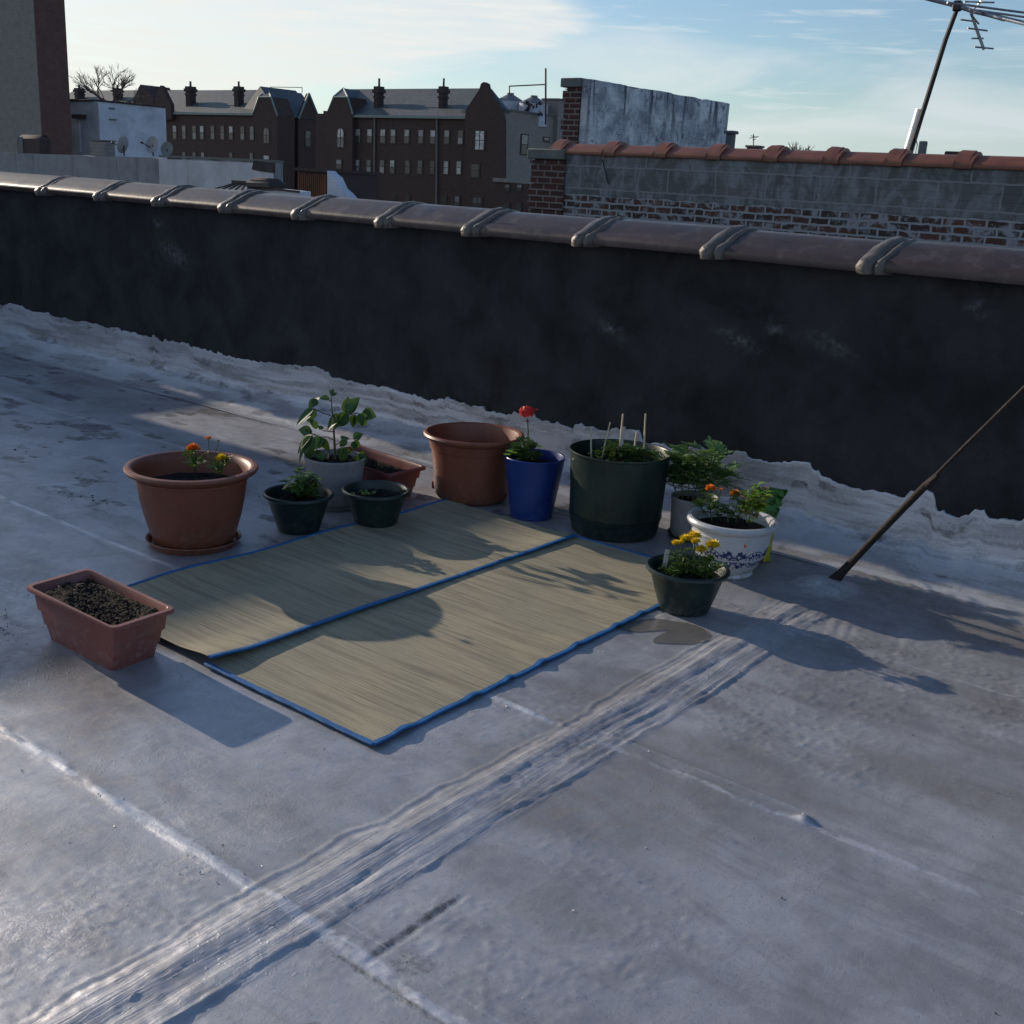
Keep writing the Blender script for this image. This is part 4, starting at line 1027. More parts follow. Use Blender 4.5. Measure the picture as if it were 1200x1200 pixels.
for i in range(len(oc)-1):
    t = MB(); pr = [(NY+.15+(y-5.15)*.85, 1.936+(z-1.295)*.95) for y, z in tileprof()]; extr(t, pr, oc[i]+.004, oc[i+1]-.004, 3); child(t, 'coping_tile', M['oranget'], pw, ang=50)
    t = MB()
    pr = [(NY+.15+(y-5.15)*.9, 1.93+(z-1.295)*1.16) for y, z in tileprof(o=.012)]; 
    pr2 = [(NY+.15+(y-5.15)*.87, 1.93+(z-1.295)*1.25) for y, z in tileprof(o=.010)]
    extr(t, pr, oc[i]-.10, oc[i]-.085, 1); extr(t, pr2, oc[i]-.084, oc[i]+.05, 4, jit=.004); extr(t, pr, oc[i]+.051, oc[i]+.09, 2); child(t, 'bell_collar', M['oranget'], pw, ang=50)
# black thin crack line: old cable hanging on the wall
t = MB(); t.tube([at(706, 187, NY-.01), at(709, 200, NY-.01), at(713, 216, NY-.01)], .006, 5); child(t, 'hanging_cable', M['blackmetal'], pw)

# white painted slab wall behind
SY = 14.0
p0 = at(690, 92, SY); pA = at(660, 92, SY); pf = atx(855, 123, p0.x); ztop = p0.z
sw = empty('chimney_wall', (p0.x, SY, 0), 'tall white painted brick wall with dark streaks and a dark brick end, behind the orange coping', 'wall')
t = MB(); N = 26; poly = []
t.box(p0.x-.11, p0.x, SY+.004, pf.y, -.3, 2.30)
poly = [(p0.x, SY+.004, 2.30)]
ys_ = [SY+.004+(pf.y-SY-.004)*i/N for i in range(N+1)]
tops = [ztop+random.uniform(-.007, .007)-(.03 if i in (7, 8, 15, 20) else 0) for i in range(N+1)]
poly = [(p0.x, ys_[0], 2.301), (p0.x, ys_[-1]+.0, 2.301)] + [(p0.x, ys_[i], tops[i]) for i in range(N, -1, -1)]
t.prism(poly, (-.11, 0, 0)); child(t, 'painted_face', M['slab_paint'], sw, False)
t = MB(); z = 0.; k = 0
while z < ztop-.13:
    h_ = min(.078*(2+(k % 2)), ztop-.12-z); off = (.03 if k % 2 else -.01)+random.uniform(-.008, .008)
    t.box(pA.x+.03+off, p0.x-.115, SY-.02+random.uniform(-.005, .005), pf.y, z, z+h_-.014); t.box(pA.x+.09, p0.x-.117, SY-.01, pf.y-.02, z+h_-.014, z+h_); z += h_; k += 1
child(t, 'brick_end', M['redbrick'], sw, False)
t = MB(); t.bevbox(pA.x-.02, p0.x-.113, SY-.04, pf.y-.01, ztop-.115, ztop+.01, .01); child(t, 'cap_stone', M['stone'], sw)
b = MB(); b.box(-26, 9, NY+.31, 30, -11, -.31); tag(b.build('city_block_roof', M['tarroof'], None, False), None, None, None, 'structure')

# flues and small things above the orange coping
def flue(u0, u1, v0, Y, label, m, name='chimney', cat='chimney', cap=True, hb=1.0):
    a = at(u0, v0, Y); e = at(u1, v0, Y); w = e.x-a.x
    r = empty(name, ((a.x+e.x)/2, Y, -.3), label, cat)
    t = MB(); t.bevbox(a.x, e.x, Y, Y+w, -.3, a.z-(.05 if cap else 0), .01); child(t, 'shaft', m, r)
    if cap: t = MB(); t.bevbox(a.x-.03, e.x+.03, Y-.03, Y+w+.03, a.z-.05, a.z, .01); child(t, 'cap', M['stone'], r)
    return r
flue(851, 859, 153, 17, 'narrow grey flue beside the far end of the white slab wall', M['stone'])
flue(1077, 1085, 165, 16, 'small grey square flue just right of the leaning antenna mast', M['stone'], cap=False)
flue(875, 888, 170, 26, 'dark squat roof vent under a tiny antenna above the orange coping', M['chimney'])
flue(1107, 1127, 177, 16, 'low dark roof vent barely showing right of the antenna mast', M['chimney'], cap=False)
def small_aerial(name, u, vb, vt, Y, label, arms, mast=.02):
    r = empty(name, at(u, vb, Y), label, 'antenna'); t = MB(); t.tube([at(u, vb+6, Y), at(u, vt, Y)], mast, 6); child(t, 'mast', M['blackmetal'], r)
    t = MB()
    for a in arms: t.tube([at(a[0], a[1], Y), at(a[2], a[3], Y)], mast*.7, 5)
    child(t, 'arms', M['blackmetal'], r); return r
small_aerial('roof_aerial', 883, 170, 157, 26, 'tiny distant antenna above the dark roof vent, centre right', [(878, 162, 889, 160), (880, 159, 887, 161), (882, 164, 886, 163)], .012)

# ------------------------------------------------------------------ big antenna at the right
AY = 12.6
A = lambda u, v, o=0: at(u, v, AY+o)
ra = empty('tv_antenna', A(1064, 185), 'large leaning rooftop antenna on a long pole at the upper right', 'antenna')
t = MB(); t.tube([A(1063, 188), A(1083, 126.5), A(1108.3, 45.8), A(1124, 4)], [.028, .028, .026, .024], 8); child(t, 'mast', M['blackmetal'], ra)
t = MB(); t.tube([A(1063, 182, .06), A(1079, 128, .06)], .055, 14); child(t, 'steel_sleeve', M['galv'], ra)
t = MB(); t.tube([A(1072, 184, -.03), A(1075, 170, -.05), A(1073, 160, -.04), A(1078, 145, -.02)], .005, 5); child(t, 'cable', M['blackmetal'], ra)
t = MB(); t.tube([A(1082, -3), A(1112, 4.5), A(1121, 7), A(1140, 13), A(1200, 27), A(1260, 41)], .022, 8); child(t, 'boom', M['alu'], ra)
t = MB()
for (a, b_) in (((1136, 11, -.3), (1215, 22, 1.2)), ((1136, 12, .3), (1215, 32, -1.2)), ((1110, 3, -.5), (1240, 20, .9)), ((1142, 14, -.3), (1177, 24, .8))): t.tube([A(*a), A(*b_)], .012, 6)
child(t, 'long_element', M['alu'], ra)
t = MB(); t.tube([A(1150, 1), A(1138, 15), A(1145, 36), A(1153, 58)], .016, 6); child(t, 'cross_boom', M['alu'], ra)
for (a, b_) in (((1130, 2), (1165, 3)), ((1126, 23), (1141, 25)), ((1134, 33), (1157, 36)), ((1139, 45), (1152, 45)), ((1142, 55), (1164, 57)), ((1137, 16), (1147, 28))):
    t = MB(); t.tube([A(*a, -.12), A(*b_, .12)], .009, 6); child(t, 'element', M['alu'], ra)
t = MB(); c = A(1122, 7); t.bevbox(c.x-.04, c.x+.04, c.y-.04, c.y+.04, c.z-.05, c.z+.05, .01); child(t, 'clamp', M['blackmetal'], ra)

# ------------------------------------------------------------------ left: stucco wall, tower, white house
LY = 26
lw = empty('stucco_wall', at(150, 200, LY), 'long low wall of stained grey stucco across the left background', 'wall')
a = at(-160, 174, LY); e = at(322, 190, LY)
t = MB(); n = 40; poly = [(a.x, LY, -3), (e.x, LY, -3)]
for i in range(n, -1, -1):
    s_ = i/n; poly.append((a.x+(e.x-a.x)*s_, LY, a.z+(e.z-a.z)*s_+random.uniform(-.025, .03)))
t.prism([Vector(p) for p in poly], (0, .35, 0)); child(t, 'wall', M['stucco'], lw, False)
t = MB(); p0_, p1_ = at(186, 184, LY-.02), at(322, 190.5, LY-.02)
t.prism([p0_, p1_, p1_+Vector((0, 0, .08)), p0_+Vector((0, 0, .08))], (0, .4, 0)); child(t, 'coping', M['stone'], lw, False)
t = MB(); a1, a2 = at(186, 186, LY-.03), at(320, 192, LY-.03); t.prism([a1, Vector((a1.x, a1.y, -2)), Vector((a2.x, a2.y, -2)), a2], (0, .025, 0)); child(t, 'pale_section', whitewash_mat('pale_stucco', (.50, .53, .58), (.2, .22, .25), .6, .5), lw, False)
t = MB(); a1, a2 = at(297, 188, LY-.05), at(322, 191, LY-.05); t.prism([a1, a1-Vector((.1, 0, .3)), at(305, 201, LY-.05), at(322, 203, LY-.05), a2], (0, .02, 0)); child(t, 'dark_patch', M['tar'], lw, False)

TY = 45.
tc = at(46, 100, TY); tfar = atx(80, 100, tc.x)
tw = empty('apartment_tower', (tc.x, TY, -11), 'tall building at the left edge with a grey face and a brown brick side', 'building')
t = MB(); t.box(tc.x-18, tc.x, TY, tfar.y, -11, 22); t2 = MB(); t2.box(tc.x+.002, tc.x+.08, TY-.06, tfar.y+.02, -11, 22.1)
child(t, 'grey_wall', M['tower_grey'], tw, False); child(t2, 'brown_brick_wall', M['tower_brown'], tw, False)
# small grey hut at its foot
a = at(17, 157, TY-6); e = at(50, 160, TY-6)
rh = empty('roof_hut', (a.x, TY-6, 0), 'small dark curved hut at the foot of the tall left building', 'hut')
t = MB(); t.bevbox(a.x, e.x-.2, TY-6, TY-5.2, -2, a.z, .25); child(t, 'body', M['chimney'], rh)
t = MB(); a2 = at(20, 160, TY-6.04); e2 = at(27, 176, TY-6.04); t.box(a2.x, e2.x, TY-6.04, TY-6.01, e2.z-1, a2.z); child(t, 'pale_door', M['stone'], rh, False)

HY = 50.
hc = at(115, 119, HY); hf = atx(194, 128, hc.x); hl = at(70, 121, HY)
wh = empty('white_house', (hc.x, HY, -11), 'pale blue-white flat-roofed building beside the tall left tower', 'building')
t = MB(); t.box(hl.x-3, hc.x, HY, hf.y, -11, hc.z); child(t, 'wall', M['whitehouse'], wh, False)
t = MB(); 
for i in range(16):
    s_ = i/16; y_ = HY+(hf.y-HY)*s_; t.bevbox(hc.x-.3, hc.x+.12, y_, y_+(hf.y-HY)/16-.04, hc.z+.005, hc.z+.12+random.uniform(-.02, .05), .02)
for i in range(7): x_ = hc.x-.6-i*1.0; t.bevbox(x_-.95, x_, HY-.12, HY+.3, hc.z+.006, hc.z+.14+random.uniform(-.02, .05), .02)
child(t, 'coping', M['chimney'], wh, False)
t = MB(); a, e = at(85, 134, HY-.3), at(97, 139, HY-.3); t.box(a.x, e.x, HY-.4, HY-.01, e.z, a.z); child(t, 'hood', M['chimney'], wh, False)
t = MB(); a, e = at(87, 140, HY-.06), at(95, 178, HY-.06); t.box(a.x, e.x, HY-.1, HY-.01, e.z, a.z-.05); child(t, 'pipe_boxing', M['whitehouse'], wh, False)
for (u0, v0, u1, v1, Y_) in ((128, 126, 134, 128, 0), (128, 139, 136, 141, 0)):
    t = MB(); a, e = atx(u0, v0, hc.x+.02), atx(u1, v1, hc.x+.02); t.box(hc.x+.003, hc.x+.12, a.y, e.y, e.z, a.z); child(t, 'wall_vent', M['stone'], wh, False)
a = at(105, 165, LY+2); e = at(123, 178, LY+2)
ac = empty('cabinet', (a.x, LY+2, 0), 'small pale cabinet on the stucco wall before the white building', 'cabinet')
t = MB(); t.bevbox(a.x, e.x, LY+2, LY+2.5, 0, a.z, .03); child(t, 'body', M['tower_grey'], ac); t = MB(); t.box(a.x-.03, e.x+.03, LY+1.96, LY+2.54, a.z+.002, a.z+.06); child(t, 'lid', M['stone'], ac, False)

def dish(u, v, w, ang, label, arm=True, bowl_edge=False):
    Y = LY+1.5; c = at(u, v, Y); s_ = (at(u+1, v, Y)-c).length; R_ = w*.5*s_
    r = empty('satellite_dish', Vector((c.x, c.y, at(u, 181, Y).z)), label, 'satellite dish', 'satellite dishes on the stucco wall')
    t = MB(); R = []
    for k in range(6):
        q_ = k/5; R.append([(q_*R_*math.cos(2*PI*j/24), q_*R_*math.sin(2*PI*j/24)*1.15, .22*R_*q_*q_) for j in range(24)])
    for k in range(5, -1, -1):
        q_ = k/5; R.append([(q_*R_*math.cos(2*PI*j/24), q_*R_*math.sin(2*PI*j/24)*1.15, .22*R_*q_*q_-.02) for j in range(24)])
    t.rings(R); mt = Matrix.Rotation(ang, 3, 'Z') @ Matrix.Rotation(math.radians(75), 3, 'X'); t.v = [tuple(c+mt @ Vector(p)) for p in t.v]; child(t, 'bowl', M['grey_pot'] if not bowl_edge else M['pipe'], r)
    t = MB(); t.tube([c, Vector((c.x, c.y, at(u, 183, Y).z))], .03, 6); child(t, 'stand', M['blackmetal'], r)
    if arm:
        t = MB(); e = at(u-13, v-3, Y-.3); t.tube([Vector((c.x, c.y, c.z-R_*.5)), e], .02, 5); t.blob(e, .06, 6, .05); child(t, 'arm', M['blackmetal'], r)
dish(145, 170, 10, -1.35, 'satellite dish seen edge-on in front of the white building, leftmost of the dishes')
dish(179, 170, 10, .3, 'satellite dish facing the camera at the right part of the white building wall')
dish(196, 175, 9, .5, 'darker satellite dish just past the corner of the white building, rightmost', False, True)

# clutter seen over our coping, left of the middle
def px_prism(root, name, pts, Y, th, m): 
    t = MB(); t.prism([at(u, v, Y) for u, v in pts], (0, th, 0)); return child(t, name, m, root, False)
sk = empty('skylight', at(268, 225, 21), 'ridged glass skylight showing over the coping beside the stucco wall', 'skylight')
Y0 = 21; c = at(268, 225, Y0)
t = MB(); bx0, bx1 = at(243, 226, Y0).x, at(290, 226, Y0).x; zb = at(268, 226, Y0).z; zt = at(268, 215, Y0).z; tx0, tx1 = at(261, 215, Y0).x, at(277, 215, Y0).x
t.add([(bx0, Y0, zb), (bx1, Y0, zb), (bx1, Y0+1.2, zb), (bx0, Y0+1.2, zb), (tx0, Y0+.4, zt), (tx1, Y0+.4, zt), (tx1, Y0+.8, zt), (tx0, Y0+.8, zt)], [(0, 1, 5, 4), (1, 2, 6, 5), (2, 3, 7, 6), (3, 0, 4, 7), (4, 5, 6, 7)])
child(t, 'glass', M['pipe'], sk, False)
t = MB(); 
for i in range(6):
    s_ = i/5; t.tube([(bx0+(bx1-bx0)*s_, Y0-.01, zb), (tx0+(tx1-tx0)*s_, Y0+.39, zt)], .02, 5)
t.box(tx0-.05, tx1+.05, Y0+.35, Y0+.85, zt+.003, zt+.09); child(t, 'glazing_bars', M['chimney'], sk, False)
t = MB(); t.box(bx0-.1, bx1+.1, Y0-.1, Y0+1.3, -1, zb-.003); child(t, 'curb', M['tarroof'], sk, False)
vt = empty('roof_ventilator', at(305, 220, 20), 'dark hooded roof ventilator right of the ridged skylight', 'ventilator')
Yv = 20; a = at(290, 211, Yv); e = at(318, 214, Yv)
t = MB(); t.bevbox(a.x+.08, e.x-.12, Yv, Yv+.5, -.5, at(300, 208, Yv).z, .06); child(t, 'hood', M['chimney'], vt)
t = MB(); t.bevbox(a.x-.05, e.x, Yv-.06, Yv+.56, at(300, 221, Yv).z, at(300, 212, Yv).z, .05); child(t, 'skirt', M['blackmetal'], vt)
cb = empty('roof_curb', at(320, 224, 20), 'low pale roof curb beside the dark ventilator', 'curb'); 
px_prism(cb, 'pale_face', [(291, 222), (291, 232), (350, 236), (350, 224), (322, 221)], 19.5, .4, M['whitehouse'])
px_prism(cb, 'dark_top', [(292, 221.5), (322, 220.5), (350, 223.5), (350, 226), (322, 223), (292, 223.5)], 19.45, .04, M['chimney'])
rs_ = empty('rusty_shed', at(368, 220, 22), 'brown rusted metal shed next to the white sloping wall end', 'shed')
t = MB(); a = at(350, 200, 22); e = at(383, 202, 22); n = 14
t.box(a.x, e.x, 22, 24, -1, e.z)
child(t, 'body', M['chimney'], rs_, False)
t = MB()
for i in range(n): x_ = a.x+(e.x-a.x)*i/n; t.bevbox(x_+.01, x_+(e.x-a.x)/n-.01, 21.95, 21.99, -1, e.z-.04-(.03 if i % 3 else 0), .008)
child(t, 'rusted_panel', M['rustsheet'], rs_, False)
t = MB(); t.box(a.x-.06, e.x+.05, 21.9, 24.05, e.z+.003, e.z+.08); child(t, 'roof_edge', M['chimney'], rs_, False)
sl = empty('sloping_wall', at(392, 220, 21.8), 'white wall end sloping down to the right of the rusty shed', 'wall')
px_prism(sl, 'wall', [(383.5, 200), (383.5, 240), (412, 240), (411, 234), (404, 226), (398, 221), (392, 208), (387, 204)], 21.8, .3, M['whitehouse'])

# ------------------------------------------------------------------ the brown gabled buildings
def chim(root, u, vb, vt, vpot, Y, w=9, base=False):
    a = at(u-w/2, vb, Y); e = at(u+w/2, vb, Y); zt = at(u, vt, Y).z; zb = a.z-.5; W_ = (e.x-a.x)*.66; e.x = a.x+(e.x-a.x)*.72
    t = MB(); t.box(a.x+W_*.08, e.x-W_*.08, Y, Y+W_, zb, zt-.7); t.box(a.x+W_*.0, e.x-W_*.0, Y-.1, Y+W_+.1, zt-1.25, zt-1.0); t.box(a.x-W_*.12, e.x+W_*.12, Y-.15, Y+W_+.15, zt-.7, zt-.3)
    t.box(a.x, e.x, Y-.02, Y+W_+.02, zt-.295, zt); t.box(a.x+W_*.15, a.x+W_*.85, Y+.1, Y+W_-.1, zb, zb+.6)
    c = child(t, 'chimney', M['chimney'], root, False)
    t = MB(); xm = (a.x+e.x)/2; zp = at(u, vpot, Y).z; t.lathe([(W_*.16, 0), (W_*.14, zp-zt-.1), (W_*.18, zp-zt-.08), (W_*.17, zp-zt), (.02, zp-zt)], (xm-root.location.x, Y+W_*.5-root.location.y, zt-root.location.z), 10)
    t.build('chimney_pot', M['chimney'], c)
def win(root, u, v0, v1, w, Y, sky_panes=1, arch=False, plane='y', x=None):
    f_ = (lambda a, b: at(a, b, Y)) if plane == 'y' else (lambda a, b: atx(a, b, x))
    a = f_(u-w/2, v0); e = f_(u+w/2, v1)
    def quad(mb, s0, s1, z0, z1, o0, o1, ar=False):
        if plane == 'y':
            x0_, x1_ = a.x+(e.x-a.x)*s0, a.x+(e.x-a.x)*s1
            if ar:
                P = [(x0_, Y-o1, z0), (x1_, Y-o1, z0)]; n = 10; h_ = (z1-z0)
                for i in range(n+1): th = PI*i/n; P.append(((x0_+x1_)/2+(x1_-x0_)/2*math.cos(th), Y-o1, z1-(x1_-x0_)/2*.95+(x1_-x0_)/2*.95*math.sin(th)))
                mb.prism([Vector(p) for p in P], (0, o1-o0, 0))
            else: mb.box(x0_, x1_, Y-o1, Y-o0, z0, z1)
        else:
            y0_, y1_ = a.y+(e.y-a.y)*s0, a.y+(e.y-a.y)*s1
            mb.box(x+o0, x+o1, y0_, y1_, z0, z1)
    z0, z1 = e.z, a.z; H_ = z1-z0
    t = MB(); quad(t, -.12, 1.12, z0-.1, z1+.08, .003, .06, arch)
    f = child(t, 'window', M['frame'], root, False); f.location = (0, 0, 0)
    t = MB(); quad(t, .06, .94, z0+H_*.52, z1-.04, .065, .08, arch); child(t, 'upper_pane', M['pane_pale'] if sky_panes & 1 else M['pane_dark'], f, False)
    t = MB(); quad(t, .06, .94, z0+.04, z0+H_*.48, .065, .08); child(t, 'lower_pane', M['pane_pale'] if sky_panes & 2 else M['pane_dark'], f, False)
    if w > 9 or arch:
        t = MB(); quad(t, .46, .54, z0, z1-.02, .082, .095); child(t, 'mullion', M['frame'], f, False)

MY = 95.
mb_ = empty('gabled_building', at(490, 235, MY)*1.0, 'brown gabled building with slate roof and two chimneys, centre of the skyline', 'building', 'brown gabled buildings')
mb_.location.z = -11
def P3(u, v, Y): return at(u, v, Y)
xL, xR = at(384.5, 150, MY).x, at(587, 150, MY).x; ze = at(413, 134.5, MY).z
t = MB(); t.box(xL, xR, MY, MY+5, -11, ze-.01); child(t, 'wall', M['brown'], mb_, False)
# main roof: eave at front, ridge behind
t = MB(); YR = MY+5.5
e0, e1 = at(411, 134.5, MY-.3), at(546, 137, MY-.3); r0, r1_ = at(404, 104.5, YR), at(565, 104.5, YR)
zr = r0.z; e1 = Vector((e1.x, e1.y, e0.z)); r1_ = Vector((r1_.x, YR, zr))
t.add([e0, e1, r1_, r0, Vector((e0.x, YR+6, e0.z)), Vector((e1.x, YR+6, e0.z))], [(0, 1, 2, 3), (3, 2, 5, 4), (0, 3, 4), (1, 5, 2)]); child(t, 'roof', M['slate'], mb_, False)
t = MB(); t.box(e0.x, e1.x, MY-.45, MY-.02, e0.z-.28, e0.z-.003); child(t, 'gutter', M['copper'], mb_, False)
# left hipped bay
LYb = MY-.6
t = MB(); pts = [(384.5, 260), (413, 260), (413, 133), (409, 127), (407, 113.5), (391, 113.5), (384.5, 131)]
t.prism([at(u, v, LYb) for u, v in pts], (0, 3, 0)); child(t, 'bay', M['brown'], mb_, False)
t = MB(); A1, A2, A3 = at(390.5, 113.7, LYb-.05), at(407.5, 113.7, LYb-.05), at(402.5, 103.5, LYb+3.2); B1 = at(384, 131.5, LYb+.0); B2 = at(413.5, 134, LYb)
bk = Vector((0, 6, 0))
t.add([A1, A2, A3, B1, B2, A3+bk, B1+bk*1.3, B2+bk*1.3], [(0, 1, 2), (0, 2, 5, 6, 3), (1, 4, 7, 5, 2)]); child(t, 'hipped_roof', M['slate_blue'], mb_, False)
t = MB(); t.tube([B1, A1, A3], .12, 5); t.tube([A1, A2], .08, 5); t.tube([A3, A2, B2], .12, 5); child(t, 'verge_trim', M['copper'], mb_)
# right pointed gable
GY = MY-.7
t = MB(); pts = [(545, 260), (589, 260), (589, 140), (586, 128), (575, 110), (571.5, 105), (570, 98), (566.5, 96), (563.5, 98), (561.5, 105), (546, 128), (545, 137)]
t.prism([at(u, v, GY) for u, v in pts], (0, .6, 0)); child(t, 'gable', M['brown'], mb_, False)
t = MB(); G1, G2 = at(567, 99, MY-.1), at(592, 122, MY-.1); G3 = at(546, 137, MY-.1)
t.add([at(567, 103, MY-.08), at(589.5, 131, MY-.08), at(589.5, 131, MY-.08)+Vector((0, 1.3, 0)), at(567, 103, MY-.08)+Vector((0, 1.3, 0)), at(545, 131, MY-.08), at(545, 131, MY-.08)+Vector((0, 1.3, 0))], [(0, 1, 2, 3), (0, 3, 5, 4)]); child(t, 'gable_roof', M['slate_blue'], mb_, False)
for u in (442, 517.5): chim(mb_, u, 131, 101, 91.5, MY+1.2)
for u in (439, 512):
    t = MB(); t.tube([at(u, 138, MY-.15), at(u-.7, 250, MY-.15)], .11, 6); child(t, 'downpipe', M['pipe'], mb_)
rs = random.Random(21)
for u in (419.5, 433.5, 449, 461, 477, 493.5, 507.5, 524, 540): win(mb_, u, 151+(u-420)*.014, 167.5+(u-420)*.014, 5.4, MY, 1 if u != 540 else 2)
for u, l_ in ((419, 3), (432.5, 2), (448, 2), (460, 1), (478, 0), (492.5, 0), (507, 0), (523, 3), (538, 3)): win(mb_, u, 187+(u-420)*.014, 203+(u-420)*.014, 5, MY, l_)
for u, l_ in ((419, 0), (434, 0), (461, 0), (478, 0), (521, 0), (536, 1)): win(mb_, u, 228+(u-420)*.014, 243+(u-420)*.014, 5, MY, l_)
win(mb_, 399.5, 150, 173, 7.5, LYb, 3, True); win(mb_, 397.5, 187, 198, 6, LYb, 1)
win(mb_, 562.5, 153, 176, 10, GY, 3); win(mb_, 557, 192, 208, 9, GY, 0); win(mb_, 559.5, 231, 245, 10, GY, 1)

# grey annex, tanks, low brick building
GX = xR+.02; 
ann = empty('grey_annex', (GX, MY, -11), 'plain taupe brick building at the right of the brown gables', 'building')
f1 = atx(590, 130, GX); 
aY = MY-8; a0 = at(586.5, 131, aY); a1 = at(700, 144, aY)
# front face runs back to the right
xa = at(587, 140, MY-.9).x
t = MB(); near_, far_ = at(588.5, 129.5, MY+.4), None
xg = xR+.04; far_ = atx(662, 141, xg)
t.box(xg-6, xg, MY+.4, far_.y, -11, near_.z); child(t, 'wall', M['tan'], ann, False)
t = MB(); t.box(xg-.3, xg+.12, MY+.35, far_.y, near_.z+.003, near_.z+.18); child(t, 'parapet_cap', M['stone'], ann, False)
for (u, v0, v1, w) in ((614, 157.5, 181, 6), (640, 161, 166, 6)): win(ann, u, v0, v1, w, None, 1, False, 'x', xg)
lb = empty('low_brick_building', (xg, MY-2, -11), 'low dark red brick building under the taupe annex, partly behind the brick pier', 'building')
a = at(580, 213, MY-10); e = at(640, 216, MY-10); t = MB(); t.box(a.x, e.x+3, MY-10, MY-2, -11, a.z); child(t, 'wall', M['brown'], lb, False)
t = MB(); t.box(a.x-.1, at(598, 212, MY-10).x, MY-10.2, MY-9, a.z+.003, a.z+.35); child(t, 'cornice', M['tan'], lb, False)
for u in (595, 609): win(lb, u, 216, 224, 5, MY-10, 1)
for u in (594, 608): win(lb, u, 238, 248, 6, MY-10, 0)
def tank(u, Y, vt, vb, w, label):
    c = at(u, vb, Y); s_ = (at(u+1, vb, Y)-c).length; R_ = w/2*s_; zt = at(u, vt, Y).z; z2 = zt-2.0*s_*1
    r = empty('roof_tank', (c.x, Y, c.z-1), label, 'tank', 'white tanks behind the brown gables')
    t = MB(); t.lathe([(R_, -1), (R_, zt-c.z-7*s_)], (c.x, Y, c.z), 28); child(t, 'body', M['tank'], r)
    t = MB(); t.lathe([(R_*1.04, zt-c.z-7*s_), (R_*.25, zt-c.z-1.5*s_), (R_*.25, zt-c.z), (.01, zt-c.z+.02)], (c.x, Y, c.z), 28); child(t, 'cone_roof', M['pipe'], r, ang=20)
    return r
tk1 = tank(597, MY+7, 109, 134, 26, 'white water tank nearer the brown gable, left of the two')
tk2 = tank(624.5, MY+7, 112, 137, 27, 'white tank covered in dark graffiti, right of the two')
t = MB(); rs = random.Random(4)
for k in range(16):
    u = rs.uniform(614, 635); v = rs.uniform(120, 136); Yk = MY+7-2.15*math.cos((u-624.5)/13.5*1.2)-.05
    pts = [at(u+rs.uniform(-2, 2), v+rs.uniform(-3, 3), Yk) for _ in range(3)]; t.tube(pts, .13, 5)
child(t, 'graffiti', M['graff'], tk2)
sb = empty('roof_box', at(644, 130, MY+9), 'small tan rooftop box just right of the graffiti tank', 'bulkhead')
a = at(636, 117.5, MY+9); e = at(655, 119, MY+9); t = MB(); t.box(a.x, e.x, MY+9, MY+12, a.z-6, a.z); child(t, 'wall', M['tan'], sb, False); t = MB(); t.box(a.x-.1, e.x+.1, MY+8.9, MY+12.1, a.z+.003, a.z+.2); child(t, 'roof', M['stone'], sb, False)
small_aerial('roof_aerial', 639.5, 140, 80, MY+6, 'thin tall mast with a horizontal bar beside the tanks', [(597, 101, 640, 99), (597, 101, 597, 110)], .1)

# left brown building
BY = 105.
lb2 = empty('gabled_building', (at(260, 150, BY).x, BY, -11), 'brown slate-roofed building with two chimneys, directly right of the white flat-roofed building', 'building', 'brown gabled buildings')
xl_, xr_ = at(187, 150, BY).x, at(325, 150, BY).x; ze = at(201, 131.5, BY).z
cend = atx(372, 150, xr_)
t = MB(); t.box(xl_, xr_, BY, BY+10, -11, ze); t.box(xr_-9, xr_-.002, BY+10.001, cend.y, -11, ze); child(t, 'wall', M['brown'], lb2, False)
t = MB(); YR = BY+5.5; e0 = at(197, 131.5, BY-.3); e1 = at(297, 133.5, BY-.3); e1.z = e0.z; r0 = at(190, 106, YR); r1_ = at(314, 105, YR); r1_.z = r0.z
t.add([e0, e1, r1_, r0, Vector((e0.x, YR+5, e0.z)), Vector((r1_.x, YR+5, e0.z))], [(0, 1, 2, 3), (3, 2, 5, 4), (0, 3, 4), (1, 5, 2)]); child(t, 'roof', M['slate'], lb2, False)
t = MB(); t.box(e0.x, e1.x, BY-.45, BY-.02, e0.z-.28, e0.z-.003); child(t, 'gutter', M['copper'], lb2, False)
LB = BY-.6
t = MB(); pts = [(296.5, 240), (325, 240), (325, 134), (319, 120), (317, 113.5), (303.5, 113.5), (301, 121), (296.5, 135)]
t.prism([at(u, v, LB) for u, v in pts], (0, 3, 0)); child(t, 'bay', M['brown'], lb2, False)
A1, A2, A3 = at(303, 113.7, LB-.05), at(317.5, 113.7, LB-.05), at(314, 104.5, LB+3.2); B1, B2 = at(296, 135, LB), at(325, 135.5, LB)
t = MB(); t.add([A1, A2, A3, B1, B2, A3+bk, B1+bk*.3, B2+bk*1.3], [(0, 1, 2), (0, 2, 5, 6, 3), (1, 4, 7, 5, 2)]); child(t, 'hipped_roof', M['slate_blue'], lb2, False)
t = MB(); t.tube([B1, A1, A3], .12, 5); t.tube([A1, A2], .08, 5); t.tube([A3, A2, B2], .12, 5); child(t, 'verge_trim', M['copper'], lb2)
